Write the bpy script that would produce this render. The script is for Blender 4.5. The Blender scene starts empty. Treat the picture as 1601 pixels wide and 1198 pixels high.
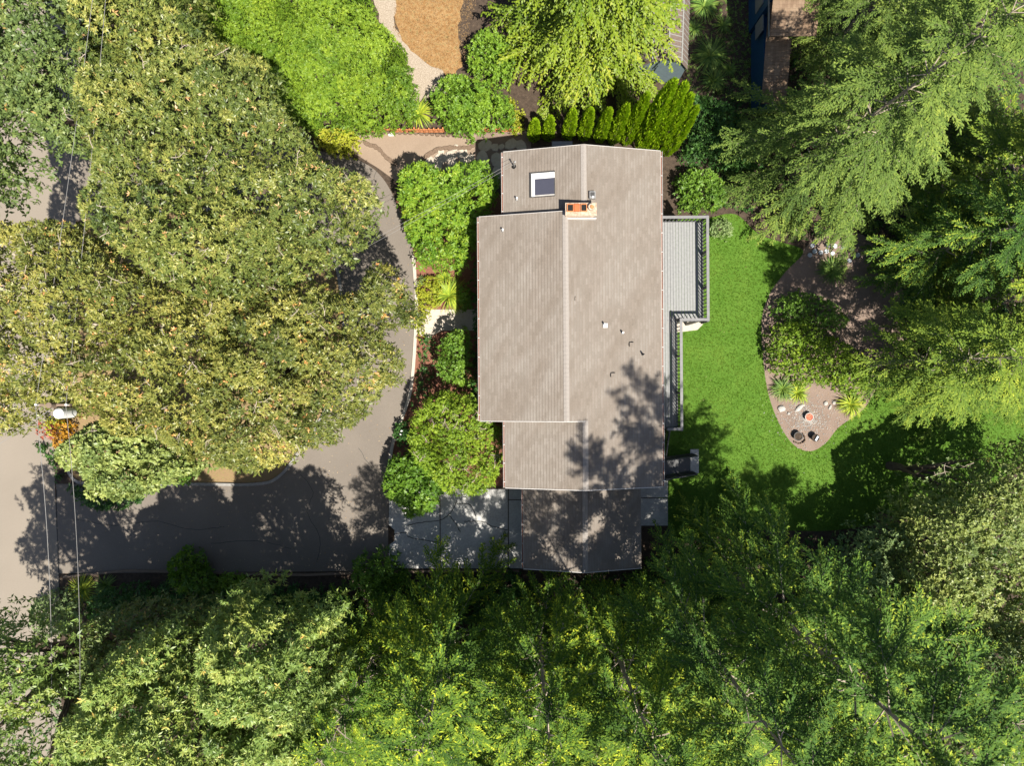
import bpy, bmesh, math, random
import numpy as np
from mathutils import Vector, Matrix, geometry as mgeo

# ------------------------------------------------------------------ camera, sky, sun, exposure
sc = bpy.context.scene
COL = sc.collection
CAM_H = 38.0
cd = bpy.data.cameras.new('camera'); cam = bpy.data.objects.new('camera', cd); COL.objects.link(cam)
cam.location = (0, 0, CAM_H); cam.rotation_euler = (0, 0, 0)
cd.lens = 24.0; cd.sensor_width = 36.0; cd.clip_start = 0.1; cd.clip_end = 3000
sc.camera = cam
SUN = Vector((0.28, -0.46, 1.0)).normalized()
elev = math.asin(SUN.z)
world = bpy.data.worlds.new('World'); sc.world = world; world.use_nodes = True
wn = world.node_tree.nodes; wl = world.node_tree.links
for n in list(wn): wn.remove(n)
wo = wn.new('ShaderNodeOutputWorld'); bg = wn.new('ShaderNodeBackground'); sky = wn.new('ShaderNodeTexSky')
sky.sky_type = 'NISHITA'; sky.sun_disc = False; sky.sun_elevation = elev
sky.sun_rotation = math.atan2(SUN.x, SUN.y)
sky.air_density = 1.0; sky.dust_density = 1.5; sky.ozone_density = 1.0
bg.inputs['Strength'].default_value = 0.058
wl.new(sky.outputs[0], bg.inputs['Color']); wl.new(bg.outputs[0], wo.inputs['Surface'])
sd = bpy.data.lights.new('sun', 'SUN'); sd.energy = 5.0; sd.angle = math.radians(0.5); sd.color = (1.0, 0.93, 0.82)
sun = bpy.data.objects.new('sun', sd); COL.objects.link(sun)
sun.rotation_euler = SUN.to_track_quat('Z', 'Y').to_euler()
sc.view_settings.view_transform = 'Standard'; sc.view_settings.look = 'None'
sc.view_settings.exposure = 1.18; sc.view_settings.gamma = 1.0; sc.view_settings.use_curve_mapping = False
sc.cycles.max_bounces = 6; sc.cycles.transparent_max_bounces = 4
sc.cycles.diffuse_bounces = 3; sc.cycles.glossy_bounces = 2

R = random.Random(7)
rng = np.random.default_rng(11)
F_PX = 1601 * 24 / 36.0

def W(px, py, z=0.0):
    """ place in the survey picture -> metres, for a thing standing z metres high """
    s = F_PX / (CAM_H - z)
    return Vector(((px - 800.5) / s, (599.0 - py) / s, z))

# ------------------------------------------------------------------ materials
def newmat(name):
    m = bpy.data.materials.new(name); m.use_nodes = True
    nt = m.node_tree; b = nt.nodes['Principled BSDF']
    return m, nt, b

def ramp_node(nt, stops):
    r = nt.nodes.new('ShaderNodeValToRGB'); e = r.color_ramp.elements
    while len(e) < len(stops): e.new(0.5)
    for i, (p, c) in enumerate(stops):
        e[i].position = p; e[i].color = (c[0], c[1], c[2], 1)
    return r

def ground_mat(name, stops, scale=3.0, detail=8, rough=0.9, bump=0.3, bscale=40, stops2=None, scale2=0.4, mixf=0.5, dist=0.02):
    """ two scales of noise through ramps, plus bump """
    m, nt, b = newmat(name); L = nt.links
    tc = nt.nodes.new('ShaderNodeTexCoord')
    n1 = nt.nodes.new('ShaderNodeTexNoise'); n1.inputs['Scale'].default_value = scale
    n1.inputs['Detail'].default_value = detail; n1.inputs['Roughness'].default_value = 0.7
    L.new(tc.outputs['Object'], n1.inputs['Vector'])
    r1 = ramp_node(nt, stops); L.new(n1.outputs['Fac'], r1.inputs['Fac'])
    out = r1.outputs['Color']
    if stops2:
        n2 = nt.nodes.new('ShaderNodeTexNoise'); n2.inputs['Scale'].default_value = scale2; n2.inputs['Detail'].default_value = 5
        L.new(tc.outputs['Object'], n2.inputs['Vector'])
        r2 = ramp_node(nt, stops2); L.new(n2.outputs['Fac'], r2.inputs['Fac'])
        mx = nt.nodes.new('ShaderNodeMix'); mx.data_type = 'RGBA'; mx.blend_type = 'MULTIPLY'
        mx.inputs['Factor'].default_value = mixf
        L.new(out, mx.inputs['A']); L.new(r2.outputs['Color'], mx.inputs['B']); out = mx.outputs['Result']
    L.new(out, b.inputs['Base Color'])
    b.inputs['Roughness'].default_value = rough; b.inputs['Specular IOR Level'].default_value = 0.25
    if bump:
        n3 = nt.nodes.new('ShaderNodeTexNoise'); n3.inputs['Scale'].default_value = bscale; n3.inputs['Detail'].default_value = 4
        L.new(tc.outputs['Object'], n3.inputs['Vector'])
        bm_ = nt.nodes.new('ShaderNodeBump'); bm_.inputs['Strength'].default_value = bump; bm_.inputs['Distance'].default_value = dist
        L.new(n3.outputs['Fac'], bm_.inputs['Height']); L.new(bm_.outputs['Normal'], b.inputs['Normal'])
    return m

def flat_mat(name, c, rough=0.6, metal=0.0, var=0.15, scale=6.0):
    lo = tuple(x * (1 - var) for x in c); hi = tuple(min(1, x * (1 + var)) for x in c)
    m = ground_mat(name, [(0.3, lo), (0.7, hi)], scale=scale, rough=rough, bump=0.1, bscale=60, dist=0.004)
    m.node_tree.nodes['Principled BSDF'].inputs['Metallic'].default_value = metal
    return m

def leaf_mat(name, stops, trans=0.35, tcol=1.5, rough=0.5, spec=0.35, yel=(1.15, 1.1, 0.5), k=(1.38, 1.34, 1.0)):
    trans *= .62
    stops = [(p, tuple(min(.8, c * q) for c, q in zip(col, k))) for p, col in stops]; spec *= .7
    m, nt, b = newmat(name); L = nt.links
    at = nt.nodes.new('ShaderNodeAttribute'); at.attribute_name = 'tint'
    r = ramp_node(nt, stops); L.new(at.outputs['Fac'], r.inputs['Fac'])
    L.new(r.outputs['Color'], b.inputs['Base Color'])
    b.inputs['Roughness'].default_value = rough; b.inputs['Specular IOR Level'].default_value = spec
    tr = nt.nodes.new('ShaderNodeBsdfTranslucent')
    mx = nt.nodes.new('ShaderNodeMix'); mx.data_type = 'RGBA'; mx.blend_type = 'MULTIPLY'; mx.inputs['Factor'].default_value = 1
    mx.clamp_result = True
    L.new(r.outputs['Color'], mx.inputs['A']); mx.inputs['B'].default_value = (yel[0] * tcol, yel[1] * tcol, yel[2] * tcol, 1)
    L.new(mx.outputs['Result'], tr.inputs['Color'])
    ms = nt.nodes.new('ShaderNodeMixShader'); ms.inputs[0].default_value = trans
    L.new(b.outputs[0], ms.inputs[1]); L.new(tr.outputs[0], ms.inputs[2])
    L.new(ms.outputs[0], nt.nodes['Material Output'].inputs['Surface'])
    return m

M = {}
M['asphalt'] = ground_mat('asphalt', [(0.3, (.125, .108, .091)), (0.7, (.180, .158, .135))], 30, 8, bump=.35, bscale=90, stops2=[(.3, (.72, .72, .74)), (.65, (1, 1, 1))], scale2=.35, mixf=.6, dist=.006)
M['road'] = ground_mat('road_asphalt', [(0.3, (.175, .152, .124)), (0.7, (.215, .188, .156))], 30, 8, bump=.3, bscale=90, stops2=[(.3, (.85, .85, .85)), (.65, (1, 1, 1))], scale2=.3, mixf=.6, dist=.006)
M['concrete'] = ground_mat('concrete', [(0.25, (.26, .26, .255)), (0.5, (.38, .38, .37)), (.75, (.49, .485, .47))], 11, 12, bump=.4, bscale=70, stops2=[(.3, (.6, .6, .6)), (.6, (1, 1, 1))], scale2=.8, dist=.006)
M['pale_concrete'] = ground_mat('pale_concrete', [(0.3, (.33, .295, .25)), (0.7, (.43, .39, .335))], 9, 8, bump=.2, bscale=60, dist=.005)
M['curb'] = ground_mat('curb_concrete', [(0.3, (.16, .155, .145)), (0.7, (.26, .25, .235))], 8, 8, bump=.3, bscale=50, dist=.005)
M['crack'] = flat_mat('crack_fill', (.035, .036, .035), .9)
M['soil'] = ground_mat('forest_soil', [(0.3, (.028, .020, .015)), (0.55, (.060, .043, .031)), (.75, (.10, .072, .05))], 5, 12, bump=.8, bscale=25, dist=.05)
M['bed'] = ground_mat('bed_soil', [(0.3, (.14, .105, .085)), (0.7, (.225, .17, .14))], 22, 10, bump=.6, bscale=60, stops2=[(.3, (.7, .66, .62)), (.6, (1, 1, 1))], scale2=1.2, dist=.02)
M['mulch'] = ground_mat('red_mulch', [(0.3, (.10, .042, .028)), (0.6, (.21, .095, .062)), (.75, (.27, .13, .09))], 24, 12, bump=.8, bscale=60, dist=.03)
M['patio'] = ground_mat('pea_gravel', [(0.3, (.18, .135, .10)), (0.7, (.27, .21, .16))], 45, 10, bump=.6, bscale=90, stops2=[(.3, (.8, .78, .76)), (.6, (1, 1, 1))], scale2=.7, dist=.01)
M['gravel'] = ground_mat('pale_gravel', [(0.3, (.17, .135, .10)), (0.5, (.27, .225, .175)), (.7, (.38, .33, .27))], 14, 12, bump=.8, bscale=70, dist=.02)
M['dry_grass'] = ground_mat('dry_grass', [(0.30, (.12, .070, .028)), (0.44, (.24, .130, .048)), (.56, (.30, .195, .090)), (.66, (.14, .13, .040)), (.75, (.34, .26, .16))], 5, 15, bump=1, bscale=45, stops2=[(.4, (.75, .7, .6)), (.6, (1, 1, 1))], scale2=1.1, dist=.04)
M['lawn'] = ground_mat('lawn', [(0.3, (.040, .090, .008)), (0.55, (.070, .145, .014)), (.75, (.110, .180, .030))], 9, 12, bump=.8, bscale=60, stops2=[(.35, (.65, .8, .5)), (.6, (1, 1, 1)), (.7, (1.25, 1.08, 1.1))], scale2=.9, dist=.03)
M['island'] = ground_mat('island_ground', [(0.3, (.13, .09, .05)), (0.5, (.22, .15, .08)), (.7, (.13, .14, .04))], 9, 12, bump=.8, bscale=40, dist=.03)
M['gutter'] = flat_mat('white_gutter', (.40, .385, .37), .5)
M['rake'] = flat_mat('rake_trim', (.36, .345, .325), .5)
M['siding'] = flat_mat('grey_siding', (.20, .19, .18), .7)
M['deck'] = ground_mat('deck_boards', [(0.3, (.165, .17, .172)), (0.7, (.225, .23, .23))], 8, 6, rough=.6, bump=.1, bscale=60, dist=.003)
M['rail'] = flat_mat('rail_cap', (.155, .155, .158), .5)
M['dark_rail'] = flat_mat('dark_baluster', (.055, .055, .06), .5)
M['chimney'] = ground_mat('pale_masonry', [(0.3, (.22, .15, .10)), (0.5, (.36, .28, .21)), (.7, (.46, .40, .33))], 9, 10, bump=.6, bscale=35, dist=.02)
M['terracotta'] = ground_mat('terracotta', [(0.3, (.34, .12, .045)), (0.7, (.50, .21, .09))], 9, 8, bump=.3, bscale=40, dist=.01)
M['orange'] = flat_mat('orange_clay', (.38, .10, .035), .7)
M['dark_board'] = ground_mat('dark_stair_board', [(0.3, (.060, .062, .066)), (0.7, (.095, .097, .10))], 8, 6, rough=.6, bump=.1, bscale=60, dist=.003)
M['black'] = flat_mat('matte_black', (.012, .012, .012), .9)  # near-black for flue insides, vent openings, pipes, boots and a planter
M['white'] = flat_mat('white_paint', (.62, .62, .61), .4, var=.04)
M['grey_metal'] = flat_mat('grey_metal', (.22, .22, .22), .45, .3)
M['dark_metal'] = flat_mat('dark_metal', (.05, .05, .05), .5)
M['skylight'] = flat_mat('skylight_glass', (.045, .047, .066), .35, var=.05)
M['bark'] = ground_mat('bark', [(0.3, (.07, .052, .038)), (0.7, (.17, .13, .10))], 9, 10, bump=.8, bscale=30, dist=.03)
M['pale_bark'] = ground_mat('pale_bark', [(0.3, (.33, .27, .22)), (0.7, (.55, .48, .40))], 9, 8, bump=.3, bscale=30, dist=.01)
M['twig_pale'] = ground_mat('pale_twig', [(0.3, (.22, .18, .14)), (0.7, (.42, .36, .29))], 9, 8, bump=.2)
M['twig'] = ground_mat('grey_twig', [(0.3, (.19, .16, .125)), (0.7, (.33, .28, .22))], 9, 8, bump=.2)
M['stone'] = ground_mat('flagstone', [(0.3, (.30, .26, .21)), (0.7, (.42, .37, .31))], 4, 10, bump=.4, bscale=30, dist=.01)
M['edge_stone'] = ground_mat('edging_stone', [(0.3, (.09, .062, .042)), (0.7, (.18, .13, .095))], 6, 10, bump=.6, bscale=30, dist=.02)
M['blue_stone'] = ground_mat('round_paver', [(0.3, (.34, .37, .41)), (0.7, (.46, .49, .53))], 8, 10, bump=.3, bscale=30, dist=.01)
M['rock'] = ground_mat('garden_rock', [(0.3, (.22, .21, .20)), (0.5, (.36, .35, .33)), (.7, (.50, .48, .45))], 4, 12, bump=.8, bscale=18, dist=.03)
M['pebble'] = ground_mat('pebble', [(0.3, (.14, .14, .14)), (0.7, (.36, .34, .31))], 3, 6, bump=.2)
M['red_glass'] = ground_mat('red_glass_gravel', [(0.35, (.28, .04, .03)), (0.5, (.5, .10, .06)), (.68, (.7, .35, .22))], 22, 8, bump=.7, bscale=40, dist=.02)
M['shed_wall'] = flat_mat('shed_wall_blue_grey', (.11, .15, .17), .6)
M['shed_roof'] = ground_mat('shed_roof_boards', [(0.3, (.085, .065, .055)), (0.7, (.16, .125, .105))], 6, 8, bump=.3, bscale=30, dist=.01)
M['batten'] = flat_mat('pale_batten', (.20, .20, .19), .6)
M['blue_wall'] = flat_mat('deep_blue_wall', (.012, .055, .12), .5)
M['wire'] = flat_mat('wire_sheath', (.20, .195, .19), .5)
M['pole'] = flat_mat('pole_wood', (.16, .12, .09), .85)

def shingle_mat(name, c1, c2, mort, patch=True):
    m, nt, b = newmat(name); L = nt.links
    tc = nt.nodes.new('ShaderNodeTexCoord')
    mp = nt.nodes.new('ShaderNodeMapping'); mp.inputs['Rotation'].default_value = (0, 0, math.radians(90))
    L.new(tc.outputs['Object'], mp.inputs['Vector'])
    br = nt.nodes.new('ShaderNodeTexBrick'); br.inputs['Scale'].default_value = 1
    br.inputs['Brick Width'].default_value = .31; br.inputs['Row Height'].default_value = .1430 / math.sqrt(1.0625)
    br.inputs['Mortar Size'].default_value = .003; br.inputs['Mortar Smooth'].default_value = .6; br.inputs['Bias'].default_value = -.1
    br.inputs['Color1'].default_value = (*c1, 1); br.inputs['Color2'].default_value = (*c2, 1); br.inputs['Mortar'].default_value = (*mort, 1)
    L.new(mp.outputs[0], br.inputs['Vector'])
    n = nt.nodes.new('ShaderNodeTexNoise'); n.inputs['Scale'].default_value = 60; n.inputs['Detail'].default_value = 6
    L.new(tc.outputs['Object'], n.inputs['Vector'])
    r = ramp_node(nt, [(.3, (.72, .72, .72)), (.7, (1.12, 1.1, 1.08))]); L.new(n.outputs['Fac'], r.inputs['Fac'])
    mx = nt.nodes.new('ShaderNodeMix'); mx.data_type = 'RGBA'; mx.blend_type = 'MULTIPLY'; mx.inputs['Factor'].default_value = .9
    L.new(br.outputs['Color'], mx.inputs['A']); L.new(r.outputs['Color'], mx.inputs['B'])
    # weathered batches laid on the diagonal
    mp2 = nt.nodes.new('ShaderNodeMapping'); mp2.vector_type = 'TEXTURE'; mp2.inputs['Rotation'].default_value = (0, 0, math.radians(58)); mp2.inputs['Scale'].default_value = (2.6, .75, 1)
    L.new(tc.outputs['Object'], mp2.inputs['Vector'])
    n2 = nt.nodes.new('ShaderNodeTexNoise'); n2.inputs['Scale'].default_value = .9; n2.inputs['Detail'].default_value = 5
    L.new(mp2.outputs[0], n2.inputs['Vector'])
    r2 = ramp_node(nt, [(.35, (.88, .85, .82)), (.5, (.98, .97, .96)), (.66, (1.08, 1.10, 1.11))]); L.new(n2.outputs['Fac'], r2.inputs['Fac'])
    mx2 = nt.nodes.new('ShaderNodeMix'); mx2.data_type = 'RGBA'; mx2.blend_type = 'MULTIPLY'; mx2.inputs['Factor'].default_value = 1
    L.new(mx.outputs['Result'], mx2.inputs['A']); L.new(r2.outputs['Color'], mx2.inputs['B'])
    L.new(mx2.outputs['Result'], b.inputs['Base Color'])
    b.inputs['Roughness'].default_value = .9; b.inputs['Specular IOR Level'].default_value = .2
    bp = nt.nodes.new('ShaderNodeBump'); bp.inputs['Strength'].default_value = .5; bp.inputs['Distance'].default_value = .006
    L.new(n.outputs['Fac'], bp.inputs['Height']); L.new(bp.outputs[0], b.inputs['Normal'])
    return m
M['shingle'] = shingle_mat('roof_shingle', (.166, .147, .128), (.200, .179, .159), (.15, .127, .108))
M['shadow_band'] = flat_mat('shingle_shadow_band', (.150, .127, .107), .9, var=.2, scale=30)
M['ridge'] = flat_mat('ridge_cap', (.225, .205, .188), .9, var=.12, scale=20)
M['neighbour_roof'] = shingle_mat('neighbour_shingle', (.16, .11, .075), (.22, .16, .11), (.07, .05, .035))

LEAF = {
 'olive': leaf_mat('olive_leaf', [(0, (.026, .048, .018)), (.35, (.078, .108, .032)), (.65, (.165, .182, .056)), (.84, (.28, .27, .10)), (.90, (.28, .16, .08)), (1, (.36, .26, .17))], .30, spec=.5, rough=.42),
 'gold': leaf_mat('golden_olive_leaf', [(0, (.032, .052, .018)), (.35, (.105, .125, .036)), (.65, (.215, .21, .066)), (.84, (.34, .31, .115)), (.90, (.34, .15, .06)), (1, (.46, .30, .18))], .30, spec=.5, rough=.42),
 'dark_olive': leaf_mat('cool_olive_leaf', [(0, (.028, .052, .022)), (.4, (.075, .115, .042)), (.75, (.14, .175, .065)), (.93, (.22, .23, .09)), (1, (.32, .17, .08))], .28, spec=.5, rough=.45),
 'sage': leaf_mat('sage_leaf', [(0, (.05, .085, .035)), (.4, (.115, .160, .060)), (.75, (.20, .24, .09)), (1, (.29, .31, .13))], .30, spec=.5, rough=.45),
 'willow': leaf_mat('pale_willow_leaf', [(0, (.04, .075, .03)), (.4, (.10, .155, .055)), (.75, (.19, .23, .085)), (.95, (.29, .30, .12)), (1, (.40, .23, .10))], .30, spec=.5, rough=.45, k=(1.6, 1.55, 1.0)),
 'lime': leaf_mat('lime_leaf', [(0, (.035, .09, .010)), (.4, (.10, .18, .018)), (.75, (.18, .27, .025)), (1, (.27, .34, .035))], .35, k=(1.15, 1.1, 1)),
 'yellow': leaf_mat('yellow_leaf', [(0, (.16, .22, .018)), (.5, (.30, .33, .025)), (1, (.40, .38, .05))], .35, k=(.95, .95, 1)),
 'green': leaf_mat('fresh_green_leaf', [(0, (.028, .075, .012)), (.5, (.075, .150, .018)), (1, (.16, .25, .028))], .33, spec=.5),
 'camellia': leaf_mat('camellia_leaf', [(0, (.03, .09, .012)), (.4, (.095, .19, .018)), (.75, (.18, .27, .025)), (1, (.32, .33, .03))], .33, spec=.5, k=(1.2, 1.15, 1)),
 'hedge': leaf_mat('hedge_leaf', [(0, (.035, .085, .014)), (.5, (.090, .170, .024)), (1, (.17, .26, .038))], .33, spec=.5),
 'cedar': leaf_mat('cedar_leaf', [(0, (.040, .09, .010)), (.4, (.095, .17, .012)), (.75, (.175, .25, .016)), (.95, (.30, .33, .035)), (1, (.26, .17, .10))], .30, k=(1.05, .98, 1.05)),
 'arbor': leaf_mat('arborvitae_leaf', [(0, (.085, .17, .008)), (.5, (.21, .34, .014)), (1, (.33, .44, .025))], .30),
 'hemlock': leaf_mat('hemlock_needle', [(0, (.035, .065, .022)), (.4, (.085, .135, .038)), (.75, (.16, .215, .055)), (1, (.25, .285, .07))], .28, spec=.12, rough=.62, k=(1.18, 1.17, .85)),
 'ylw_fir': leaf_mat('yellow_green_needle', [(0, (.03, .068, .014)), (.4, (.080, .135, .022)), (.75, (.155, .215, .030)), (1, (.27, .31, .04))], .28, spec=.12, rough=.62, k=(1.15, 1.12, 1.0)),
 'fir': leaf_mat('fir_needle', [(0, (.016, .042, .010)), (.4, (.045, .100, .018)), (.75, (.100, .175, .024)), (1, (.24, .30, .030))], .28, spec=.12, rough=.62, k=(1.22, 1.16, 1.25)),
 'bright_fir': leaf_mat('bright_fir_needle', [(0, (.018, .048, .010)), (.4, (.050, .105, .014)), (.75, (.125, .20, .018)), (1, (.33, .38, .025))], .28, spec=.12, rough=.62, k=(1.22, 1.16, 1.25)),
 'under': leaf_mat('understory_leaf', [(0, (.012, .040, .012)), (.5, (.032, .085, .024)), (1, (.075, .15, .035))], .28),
 'grey': leaf_mat('grey_leaf', [(0, (.07, .12, .06)), (.5, (.14, .20, .10)), (1, (.23, .28, .16))], .25),
 'red': leaf_mat('red_leaf', k=(1, 1, 1), stops= [(0, (.16, .03, .02)), (.5, (.33, .09, .06)), (1, (.48, .18, .12))], trans=.3, yel=(1.2, .9, .6)),
 'amber': leaf_mat('amber_leaf', k=(1, 1, 1), stops= [(0, (.26, .13, .015)), (.5, (.45, .25, .03)), (1, (.55, .36, .05))], trans=.3, yel=(1.1, .9, .5)),
 'grass': leaf_mat('grass_blade', k=(1, 1, 1), stops= [(0, (.045, .10, .007)), (.5, (.085, .165, .014)), (1, (.17, .23, .04))], trans=.25, spec=.2),
 'lily': leaf_mat('strap_leaf', [(0, (.06, .11, .02)), (.5, (.16, .23, .03)), (1, (.30, .32, .04))], .3),
 'fern': leaf_mat('fern_leaf', [(0, (.03, .07, .02)), (.5, (.075, .14, .035)), (1, (.15, .21, .05))], .3),
 'dry': leaf_mat('dry_leaf', k=(1, 1, 1), stops=[(0, (.17, .10, .045)), (.5, (.30, .20, .10)), (1, (.42, .33, .20))], trans=.2, yel=(1, .9, .6)),
 'white': leaf_mat('white_blossom', k=(1, 1, 1), stops= [(0, (.5, .5, .5)), (1, (.75, .75, .78))], trans=.2, tcol=1.0, yel=(1, 1, 1)),
}

# ------------------------------------------------------------------ mesh helpers
def tag(o, label=None, cat=None, group=None, kind=None):
    if label: o['label'] = label
    if cat: o['category'] = cat
    if group: o['group'] = group
    if kind: o['kind'] = kind
    return o

def empty(name, loc=(0, 0, 0), rz=0.0, label=None, cat=None, group=None):
    o = bpy.data.objects.new(name, None); o.location = loc; o.rotation_euler = (0, 0, rz)
    o.empty_display_size = .3
    COL.objects.link(o); return tag(o, label, cat, group)

def link(name, me, mat=None, parent=None, loc=None):
    if mat is not None and not me.materials: me.materials.append(mat)
    o = bpy.data.objects.new(name, me); COL.objects.link(o)
    if parent is not None: o.parent = parent
    if loc is not None: o.location = loc
    return o

def from_np(name, V, Fq, tint=None):
    """ V (n,3), Fq (m,4) or (m,3) """
    me = bpy.data.meshes.new(name); n, m, k = len(V), len(Fq), Fq.shape[1]
    me.vertices.add(n); me.vertices.foreach_set('co', np.ascontiguousarray(V, dtype=np.float32).ravel())
    me.loops.add(m * k); me.loops.foreach_set('vertex_index', np.ascontiguousarray(Fq, dtype=np.int32).ravel())
    me.polygons.add(m); me.polygons.foreach_set('loop_start', np.arange(0, m * k, k, dtype=np.int32))
    if tint is not None:
        a = me.attributes.new('tint', 'FLOAT', 'FACE'); a.data.foreach_set('value', tint.astype(np.float32))
    me.update(calc_edges=True); return me

def norm(a): return a / np.maximum(np.linalg.norm(a, axis=-1, keepdims=True), 1e-9)

def leaves(P, D, N, Ln, Wd):
    """ one pointed blade (a diamond) per row """
    D = norm(D); S = norm(np.cross(D, N)); Ln = Ln[:, None]; Wd = Wd[:, None]
    mid = P + D * Ln * .45
    V = np.stack([P, mid + S * Wd * .5, P + D * Ln, mid - S * Wd * .5], 1)
    return V.reshape(-1, 3)

def leaf_mesh(name, V, tint):
    return from_np(name, V, np.arange(len(V)).reshape(-1, 4), tint)

def rosettes(P, N, n, Ln, Wd, lift=(.1, .8), tint=None, drop=0.0):
    """ n blades round each point, leaning off the normal """
    k = len(P); Pr = np.repeat(P, n, 0); Nr = norm(np.repeat(N, n, 0))
    a = rng.uniform(0, 2 * np.pi, (k, 1)) + np.arange(n)[None] * 2 * np.pi / n + rng.uniform(-.4, .4, (k, n)); a = a.ravel()
    ref = np.where(np.abs(Nr[:, 2:3]) < .9, np.array([[0, 0, 1.]]), np.array([[1., 0, 0]]))
    T = norm(np.cross(Nr, ref)); B = np.cross(Nr, T)
    e = rng.uniform(lift[0], lift[1], k * n)
    D = (T * np.cos(a)[:, None] + B * np.sin(a)[:, None]) * np.cos(e)[:, None] + Nr * np.sin(e)[:, None]
    D[:, 2] -= drop
    NN = norm(Nr + rng.normal(0, .35, Nr.shape))
    ln = Ln * rng.uniform(.65, 1.25, k * n); wd = Wd * rng.uniform(.7, 1.25, k * n)
    V = leaves(Pr, D, NN, ln, wd)
    t = np.repeat(tint, n) + rng.normal(0, .09, k * n)
    return V, t

def poly_dist(pts, poly):
    """ inside mask and distance to the outline """
    x, y = pts[:, 0], pts[:, 1]; ins = np.zeros(len(pts), bool); d = np.full(len(pts), 1e9)
    n = len(poly)
    for i in range(n):
        x1, y1 = poly[i]; x2, y2 = poly[(i + 1) % n]
        c = ((y1 > y) != (y2 > y)); xi = (x2 - x1) * (y - y1) / ((y2 - y1) or 1e-9) + x1
        ins ^= c & (x < xi)
        vx, vy = x2 - x1, y2 - y1; L2 = vx * vx + vy * vy or 1e-9
        t = np.clip(((x - x1) * vx + (y - y1) * vy) / L2, 0, 1)
        d = np.minimum(d, np.hypot(x - x1 - t * vx, y - y1 - t * vy))
    return ins, d

def tube(bm, pts, rads, seg=5):
    rings = []
    for i, p in enumerate(pts):
        p = Vector(p); a = Vector(pts[max(i - 1, 0)]); b = Vector(pts[min(i + 1, len(pts) - 1)])
        d = (b - a).normalized(); q = d.orthogonal().normalized(); w = d.cross(q)
        rings.append([bm.verts.new(p + (q * math.cos(2 * math.pi * k / seg) + w * math.sin(2 * math.pi * k / seg)) * rads[i]) for k in range(seg)])
    for r0, r1 in zip(rings, rings[1:]):
        for k in range(seg):
            bm.faces.new((r0[k], r0[(k + 1) % seg], r1[(k + 1) % seg], r1[k]))
    if len(rings[0]) > 2:
        bm.faces.new(rings[0][::-1]); bm.faces.new(rings[-1])

def bm_mesh(name, bm, smooth=False):
    bmesh.ops.recalc_face_normals(bm, faces=bm.faces)
    me = bpy.data.meshes.new(name); bm.to_mesh(me); bm.free()
    if smooth: me.polygons.foreach_set('use_smooth', [True] * len(me.polygons))
    return me

def box(bm, x0, x1, y0, y1, z0, z1):
    v = [bm.verts.new(p) for p in ((x0, y0, z0), (x1, y0, z0), (x1, y1, z0), (x0, y1, z0), (x0, y0, z1), (x1, y0, z1), (x1, y1, z1), (x0, y1, z1))]
    for f in ((0, 3, 2, 1), (4, 5, 6, 7), (0, 1, 5, 4), (1, 2, 6, 5), (2, 3, 7, 6), (3, 0, 4, 7)):
        bm.faces.new([v[i] for i in f])
    return v

def box_obj(name, x0, x1, y0, y1, z0, z1, mat, parent=None):
    bm = bmesh.new(); box(bm, min(x0, x1), max(x0, x1), min(y0, y1), max(y0, y1), z0, z1)
    return link(name, bm_mesh(name, bm), mat, parent)

def beam(bm, a, b, w, h):
    """ square bar from a to b """
    a = Vector(a); b = Vector(b); d = (b - a).normalized()
    s = d.cross(Vector((0, 0, 1)));  s = s.normalized() if s.length > 1e-3 else Vector((1, 0, 0))
    u = s.cross(d).normalized(); v = []
    for p in (a, b):
        for i, j in ((-1, -1), (1, -1), (1, 1), (-1, 1)): v.append(bm.verts.new(p + s * w * .5 * i + u * h * .5 * j))
    for f in ((0, 1, 2, 3), (7, 6, 5, 4), (0, 4, 5, 1), (1, 5, 6, 2), (2, 6, 7, 3), (3, 7, 4, 0)): bm.faces.new([v[i] for i in f])

def beam_obj(name, a, b, w, h, mat, parent=None):
    bm = bmesh.new(); beam(bm, a, b, w, h); return link(name, bm_mesh(name, bm), mat, parent)

def spline(pts, n=6, closed=True):
    out = []; N = len(pts); rngN = range(N if closed else N - 1)
    for i in rngN:
        p = [pts[(i + k) % N] if closed else pts[min(max(i + k, 0), N - 1)] for k in (-1, 0, 1, 2)]
        for j in range(n):
            t = j / n
            out.append(tuple(.5 * (2 * p[1][c] + (p[2][c] - p[0][c]) * t + (2 * p[0][c] - 5 * p[1][c] + 4 * p[2][c] - p[3][c]) * t * t + (3 * p[1][c] - p[0][c] - 3 * p[2][c] + p[3][c]) * t ** 3) for c in (0, 1)))
    if not closed: out.append(tuple(pts[-1][:2]))
    return out

def sheet(name, poly, z, mat, kind='structure', parent=None, thick=0.0):
    tess = mgeo.tessellate_polygon([[Vector((p[0], p[1], 0)) for p in poly]])
    bm = bmesh.new(); v = [bm.verts.new((p[0], p[1], z)) for p in poly]
    for t in tess:
        try: bm.faces.new([v[i] for i in t])
        except ValueError: pass
    for f in bm.faces:
        f.normal_update()
        if f.normal.z < 0: f.normal_flip()
    if thick:
        lo = [bm.verts.new((p[0], p[1], z - thick)) for p in poly]
        n = len(poly)
        for i in range(n): bm.faces.new((v[i], v[(i + 1) % n], lo[(i + 1) % n], lo[i]))
    me = bpy.data.meshes.new(name); bm.to_mesh(me); bm.free()
    o = link(name, me, mat, parent)
    if kind: o['kind'] = kind
    return o

def gp(pxs, z=0.0): return [tuple(W(x, y, z)[:2]) for x, y in pxs]

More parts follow.
